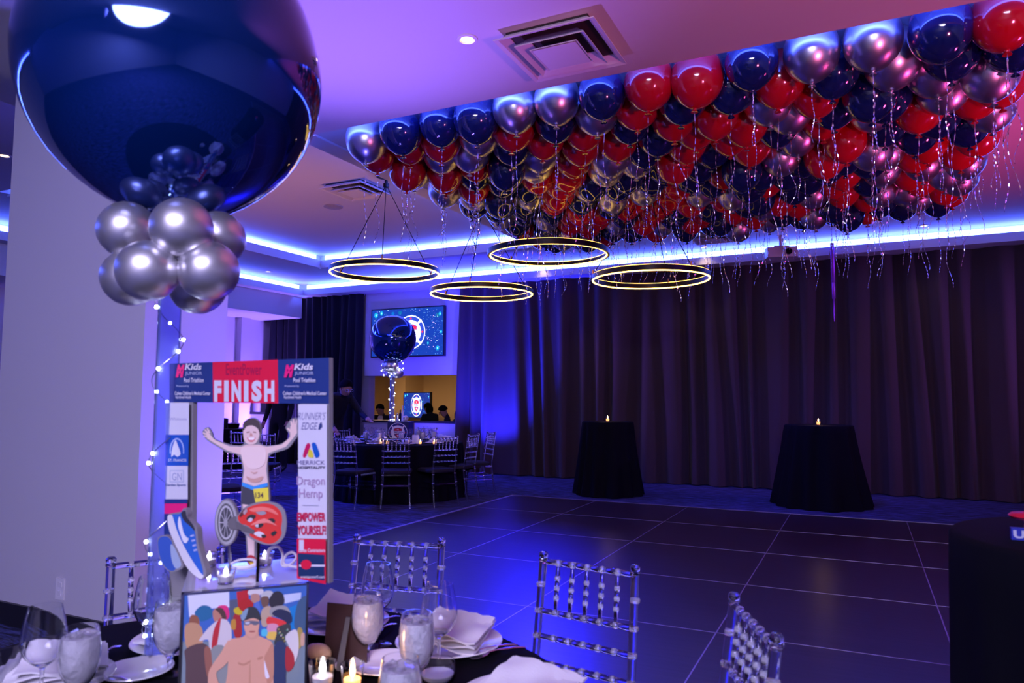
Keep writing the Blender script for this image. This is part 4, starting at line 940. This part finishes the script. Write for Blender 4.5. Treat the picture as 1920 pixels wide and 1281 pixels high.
for k in range(10):
    a = -PI/2-.5+k*2*PI/10; c_, s_ = math.cos(a), math.sin(a)
    P = Vector((T2.x+.68*c_, T2.y+.68*s_, 0)); plate(.13, 'white plate on the far table, place %s' % wh[k], P, 'plates on the far table')
    o = napkin(P, a, 'white napkin on the far table, place %s' % wh[k], .17, 20+k); o['group'] = 'napkins on the far table'
    o = copytree(W0); o.location = (T2.x+.47*math.cos(a+.14), T2.y+.47*math.sin(a+.14), .76); o['label'] = 'wine glass on the far table, place %s' % wh[k]; o['group'] = 'wine glasses on the far table'
    o = copytree(G0); o.location = (T2.x+.50*math.cos(a-.10), T2.y+.50*math.sin(a-.10), .76); o['label'] = 'water goblet on the far table, place %s' % wh[k]; o['group'] = 'goblets on the far table'
for px, l in ((715,'left of the logo box'),(789,'right of the logo box'),(728,'just left of the logo box, pinkish'),(815,'at the right')):
    P = CAMP+ray(px, 746)*9.9; votive((P.x, P.y, .76), 'small lit candle on the far table, '+l, None, .024, .06)
P = CAMP+ray(780, 746)*9.95; cd = MB().box((0,0,.06),(.10,.003,.12), .2, -.1).build('table_card', WHITEP, smooth=False); cd.location = (P.x, P.y, .762); tag(cd, 'small white card standing on the far table right of the logo box', 'card')
# object on the right standing table
q = onz(1912,1012,1.05); tr = thing('red_topped_ornament', 'red and blue ornament with white lettering at the right picture edge', 'ornament', (q.x+.012, q.y, 1.05))
MB().bx(-.03,.05,-.01,.01,0,.028).build('letter_base', mat('deep_blue', (.01,.02,.35), .4), tr, smooth=False)
d = Decal(lambda x, y, h: (x, -.0102-h, y), .0003); d.text((.5,.5,.65), 'USA', -.026, .004, .04, .024, .05); d.build('lettering', tr)
MB().lathe([(0,.026),(.014,.028),(.012,.045),(.04,.052),(.046,.058),(.04,.064),(0,.068)], (.012,0,0), 24).build('red_cap', mat('red_plastic', (.6,.01,.03), .3), tr)

# ------------------------------------------------------------------ left background furniture
P = onp(432,803,Vector((0,1.2,0)),Vector((0,1,0)))
bt = thing('service_table', 'black draped service table in the left background', 'table', (P.x, 1.3, 0)); MB().bx(-.42,.35,-.3,.3,0,P.z-.02).build('drape', BCLOTH, bt, smooth=False); MB().bx(-.43,.36,-.31,.31,P.z-.02,P.z).build('top', BLACKTRIM, bt, smooth=False)
o = MB().lathe([(0,0),(.07,0),(.075,.18),(.06,.19),(0,.2)], n=24).build('urn', BLACKTRIM); o.location = (P.x-.17, 1.2, P.z); tag(o, 'black cylindrical urn on the service table', 'urn')
o = MB().lathe([(0,0),(.10,0),(.12,.09),(.10,.10),(0,.11)], n=24).build('serving_dish', DARKMETAL); o.location = (P.x+.08, 1.2, P.z); tag(o, 'dark round serving dish on the service table', 'dish')
P = onp(484,800,Vector((0,2.2,0)),Vector((0,1,0)))
es = thing('framed_board', 'black framed pale board standing behind the printed boy', 'board', (P.x, 2.2, 0)); mb = MB()
mb.bx(-.36,.36,-.02,.02,P.z+.26,P.z+.31).bx(-.36,.36,-.02,.02,P.z-.36,P.z-.31).bx(-.36,-.31,-.02,.02,P.z-.31,P.z+.26).bx(.31,.36,-.02,.02,P.z-.31,P.z+.26).build('frame', BLACKTRIM, es, smooth=False)
MB().bx(-.31,.31,.0,.01,P.z-.31,P.z+.26).build('panel', WHITEP, es, smooth=False)
for s in (-1,1): MB().sweep([(s*.3,.03,0),(s*.1,.03,P.z-.3)], .012, 8).build('leg', DARKMETAL, es)

# ------------------------------------------------------------------ people
def person(label, loc, rz, pose, h=1.75, jacket=SUIT, legs=SUIT, shirt=SHIRT, hair=HAIR, sc=1.0, long_hair=False, glasses=False):
    """pose: dict of joints in metres for a 1.75 m figure facing -Y"""
    J = dict(pelvis=(0,0,.95), waist=(0,.0,1.08), chest=(0,.01,1.30), neck=(0,.01,1.47), head0=(0,-.01,1.55), head1=(0,-.015,1.64), head2=(0,0,1.70),
             shL=(.17,.01,1.42), elL=(.24,.02,1.14), wrL=(.25,-.08,.90), haL=(.25,-.11,.84), shR=(-.17,.01,1.42), elR=(-.24,.02,1.14), wrR=(-.25,-.08,.90), haR=(-.25,-.11,.84),
             hipL=(.10,0,.90), knL=(.11,-.02,.50), anL=(.12,.02,.09), toL=(.13,-.13,.03), hipR=(-.10,0,.90), knR=(-.11,-.02,.50), anR=(-.12,.02,.09), toR=(-.13,-.13,.03))
    J.update(pose)
    Rr = dict(pelvis=.145, waist=.135, chest=.155, neck=.058, head0=.078, head1=.095, head2=.07, shL=.075, shR=.075, elL=.052, elR=.052, wrL=.036, wrR=.036, haL=.04, haR=.04, hipL=.095, hipR=.095, knL=.068, knR=.068, anL=.048, anR=.048, toL=.035, toR=.035)
    E_ = [('pelvis','waist'),('waist','chest'),('chest','neck'),('neck','head0'),('head0','head1'),('head1','head2')]
    for s in 'LR': E_ += [('chest','sh'+s),('sh'+s,'el'+s),('el'+s,'wr'+s),('wr'+s,'ha'+s),('pelvis','hip'+s),('hip'+s,'kn'+s),('kn'+s,'an'+s),('an'+s,'to'+s)]
    ks = list(J); idx = {k: i for i, k in enumerate(ks)}; vs = [J[k] for k in ks]; es = [(idx[a], idx[b]) for a, b in E_]; rad = [Rr[k] for k in ks]
    for s, sg in (('L',1),('R',-1)):     # five fingers rooted in the palm
        hp = Vector(J['ha'+s]); dv = (hp-Vector(J['wr'+s])).normalized(); sd = dv.cross(Vector((0,1,0))); sd = sd.normalized() if sd.length > .1 else Vector((1,0,0))
        for k, (of, L_) in enumerate(((-.028,.055),(-.012,.075),(.004,.08),(.02,.072),(.034,.055))):
            a = hp+sd*of+dv*.02; b_ = a+dv*L_*.55; c_ = a+dv*L_-Vector((0,.012,0))
            if k == 0: b_ = hp+sd*(-.05)+dv*.015; c_ = hp+sd*(-.058)+dv*.04
            n0 = len(vs); vs += [tuple(b_), tuple(c_)]; rad += [.010,.008]; es += [(idx['ha'+s], n0), (n0, n0+1)]
    me = bpy.data.meshes.new('person'); me.from_pydata(vs, es, []); o = bpy.data.objects.new('person', me); COL.objects.link(o)
    sk = o.modifiers.new('skin', 'SKIN'); sv = me.skin_vertices[0].data
    for i, r in enumerate(rad): sv[i].radius = (r, r*(.72 if ks[i:i+1] and ks[i] in ('pelvis','waist','chest') else 1))
    sv[0].use_root = True; ss = o.modifiers.new('s', 'SUBSURF'); ss.levels = 2; ss.render_levels = 2
    bpy.context.view_layer.update(); me2 = bpy.data.meshes.new_from_object(o.evaluated_get(bpy.context.evaluated_depsgraph_get()))
    o.modifiers.clear(); o.data = me2; bpy.data.meshes.remove(me)
    for m in (SKIN, jacket, legs, shirt, SHOE): me2.materials.append(m)
    segs = {}
    def dist(p, a, b): a = Vector(a); b = Vector(b); t = max(0, min(1, (p-a).dot(b-a)/max(1e-9, (b-a).length_squared))); return (p-(a+(b-a)*t)).length
    reg = [(0,'neck','head0'),(0,'head0','head1'),(0,'head1','head2'),(1,'pelvis','waist'),(1,'waist','chest'),(1,'chest','neck')]
    for s in 'LR': reg += [(1,'chest','sh'+s),(1,'sh'+s,'el'+s),(1,'el'+s,'wr'+s),(0,'wr'+s,'ha'+s),(2,'pelvis','hip'+s),(2,'hip'+s,'kn'+s),(2,'kn'+s,'an'+s),(4,'an'+s,'to'+s)]
    for p in me2.polygons:
        c_ = p.center; best = min(reg, key=lambda r: dist(c_, J[r[1]], J[r[2]])/(Rr[r[1]]+Rr[r[2]])); p.material_index = best[0]; p.use_smooth = True
    ch = Vector(J['chest']); nk = Vector(J['neck'])
    for p in me2.polygons:
        if p.material_index == 1 and abs(p.center.x-ch.x) < .045 and p.normal.y < -.45 and ch.z-.12 < p.center.z < nk.z: p.material_index = 3
    o.location = loc; o.rotation_euler = (0,0,rz); k = h/1.75*sc; o.scale = (k,k,k)
    hd = Vector(J['head1']); up = (Vector(J['head2'])-Vector(J['neck'])).normalized(); q = up.to_track_quat('Z','Y').to_matrix()
    hb_ = MB(); vs2 = []; n = 16; fs2 = []
    for i in range(9):
        t_ = PI*.58*i/8
        for j in range(n):
            a = 2*PI*j/n; fr_ = max(0, -math.sin(a)); tt = t_*(1-.42*fr_); v = Vector((.097*math.sin(tt)*math.cos(a), .112*math.sin(tt)*math.sin(a)+.012, .112*math.cos(tt)+.015)); vs2.append(hd+q @ v)
    fs2 = [(i*n+j, (i+1)*n+j, (i+1)*n+(j+1) % n, i*n+(j+1) % n) for i in range(8) for j in range(n)]
    hb_.add(vs2, fs2)
    if long_hair: hb_.ball(tuple(hd+q @ Vector((0,.06,-.07))), .085, 14, (1.1,.7,1.5))
    hb_.build('hair', hair, o)
    fc = MB(); fc.ball(tuple(hd+q @ Vector((0,-.098,-.022))), .014, 10, (.8,1.1,1.4)); fc.ball(tuple(hd+q @ Vector((.088,.0,-.02))), .02, 10, (.4,.8,1.4)); fc.ball(tuple(hd+q @ Vector((-.088,.0,-.02))), .02, 10, (.4,.8,1.4)); fc.build('nose_and_ears', SKIN, o)
    ey = MB(); [ey.ball(tuple(hd+q @ Vector((s*.033,-.086,.008))), .010, 8) for s in (-1,1)]; ey.ball(tuple(hd+q @ Vector((0,-.086,-.058))), .012, 8, (1.6,.6,.35)); ey.build('eyes_and_mouth', mat('dark_feature', (.06,.02,.02), .4), o)
    if glasses:
        gl = MB()
        for s in (-1,1): gl.sweep([hd+q @ Vector((s*.035+.026*math.cos(2*PI*k/16), -.104, .008+.02*math.sin(2*PI*k/16))) for k in range(16)], .0028, 6, closed=True)
        gl.build('glasses', CHROME, o)
    return tag(o, label, 'person')
BZ = -.45
def bar_person(px, pyhead, D, rz, label, pose, **k):
    P = atd(px, pyhead, D); hgt = P.z-BZ; return person(label, (P.x, P.y, BZ), rz, pose, hgt, **k)
down = dict(head0=(0,-.05,1.54), head1=(0,-.09,1.61), head2=(0,-.09,1.67), wrL=(.12,-.32,1.02), haL=(.10,-.38,1.0), wrR=(-.12,-.32,1.02), haR=(-.10,-.38,1.0), elL=(.22,-.06,1.14), elR=(-.22,-.06,1.14))
bar_person(716, 756, 16.2, .15, 'person in a dark suit and white shirt looking down behind the half wall, left', down)
bar_person(806, 754, 16.8, -2.0, 'person in a dark green top reaching toward the bar screen, seen from behind', down, jacket=GREENK, long_hair=True)
bar_person(838, 759, 15.4, -1.0, 'person with bowed head and white shirt front at the bar, right', down, jacket=SUIT)
bar_person(857, 764, 14.6, 2.4, 'dark haired person partly hidden by the curtain at the bar opening', down, long_hair=True)
P = onz(521,886,0); person('person in a black suit standing behind the finish board, head hidden', (P.x, P.y, 0), .1, {}, 1.86)
P = CAMP+ray(633,746)*11.5
bend = dict(waist=(0,-.04,1.04), chest=(0,-.20,1.20), neck=(0,-.33,1.31), head0=(0,-.38,1.36), head1=(0,-.42,1.42), head2=(0,-.42,1.48), shL=(.17,-.22,1.28), elL=(.24,-.36,1.08), wrL=(.24,-.60,.98), haL=(.235,-.67,.96),
            shR=(-.17,-.22,1.28), elR=(-.22,-.3,1.02), wrR=(-.2,-.45,.86), haR=(-.2,-.5,.82))
person('person with glasses bending over the far table with an outstretched arm', (P.x-.1, P.y, 0), 1.15, bend, 1.9, jacket=SUIT, shirt=SUIT, glasses=True)

# ------------------------------------------------------------------ light
W = bpy.data.worlds.new('world'); SC.world = W; W.use_nodes = True; bg = W.node_tree.nodes['Background']; bg.inputs[0].default_value = (.10,.07,.25,1); bg.inputs[1].default_value = .05
PU = (.25,.14,1.0); BL = (.05,.10,1.0)
light('pillar_uplight', 'SPOT', (1.5,-5.75,.08), 290, (.13,.10,1.0), .08, (.75,-6.4,3.0), 85, .9)
light('ceiling_uplight', 'SPOT', (1.0,-5.6,.3), 600, (.32,.14,1.0), .1, (1.9,-6.3,3.5), 60, 1.0)
light('wall_uplight', 'SPOT', (-6.2,2.1,.1), 900, PU, .1, (-7.3,1.9,2.4), 90, .9)
light('wall_uplight', 'SPOT', (-6.3,-.6,.1), 500, PU, .1, (-7.3,-.8,2.6), 80, .9)
light('curtain_uplight', 'SPOT', (-1.5,1.7,.1), 1900, (.02,.02,1.0), .06, (-1.55,2.5,2.0), 80, .9)
light('curtain_uplight', 'SPOT', (-5.2,1.9,.1), 60, (.03,.06,1.0), .06, (-5.4,2.5,3.2), 80, .9)
light('screen_wall_uplight', 'SPOT', (-3.0,1.2,.1), 520, (.06,.035,1.0), .1, (-2.9,2.6,2.4), 80, .9)
light('pink_uplight', 'SPOT', (8.2,-3.6,.2), 650, (1.0,.08,.38), .3, (6.6,-2.6,3.7), 85, 1.0)
light('pink_uplight', 'SPOT', (6.6,-8.2,1.2), 420, (1.0,.16,.42), .15, (4.9,-5.9,3.5), 80, 1.0)
light('floor_wash', 'SPOT', (.2,.4,3.45), 2200, (.012,.01,1.0), .2, (1.2,-4.4,0), 48, 1.0)  # added, like the other floor_wash spots, to tint the floor; no fixture there
light('floor_wash', 'SPOT', (-4.6,-2.0,3.4), 900, (.015,.03,1.0), .2, (-2.8,-1.0,0), 100, 1.0)
light('floor_wash', 'SPOT', (3.5,-.2,3.3), 200, (.02,.03,1.0), .2, (3.5,1.4,0), 90, 1.0)
light('floor_wash', 'SPOT', (8.8,-4.6,3.2), 700, (.30,.06,.95), .3, (4.4,-4.2,0), 80, 1.0)
light('bar_lamp', 'AREA', (-6.5,6.5,2.25), 130, (1,.62,.30), 1.2, (-6.5,6.5,0))
light('bounce_fill', 'AREA', (4.9,-11.8,3.4), 520, (.66,.60,1.0), 2.6, (4.4,-10.4,.6)).data.shape = 'DISK'  # area light added as fill, standing in for flash bounced off the ceiling
light('pillar_wash', 'SPOT', (3.2,-12.6,3.3), 420, (.42,.36,1.0), .3, (.1,-6.6,1.6), 50, 1.0)  # unseen spot added to lift the pillar front towards lilac
light('mauve_wash', 'SPOT', (-1.6,-4.2,.5), 240, (1.0,.40,.45), .3, (-1.9,-2.4,3.9), 80, 1.0)  # unseen spot added to warm the colour of the raised ceiling
SC.view_settings.view_transform = 'Standard'; SC.view_settings.look = 'None'; SC.view_settings.exposure = 0.2; SC.view_settings.gamma = 1; SC.view_settings.use_curve_mapping = False
SC.cycles.max_bounces = 14; SC.cycles.transmission_bounces = 12; SC.cycles.transparent_max_bounces = 12
light('curtain_graze', 'SPOT', (9.5, 1.2, 2.6), 380, (.40,.14,1.0), .1, (3.0,2.45,1.6), 60, 1.0)  # unseen side spots added, here and below, to bring out the curtain folds
light('curtain_graze', 'SPOT', (-2.2, 1.0, 2.9), 300, (.34,.14,1.0), .1, (3.5,2.45,1.2), 50, 1.0)
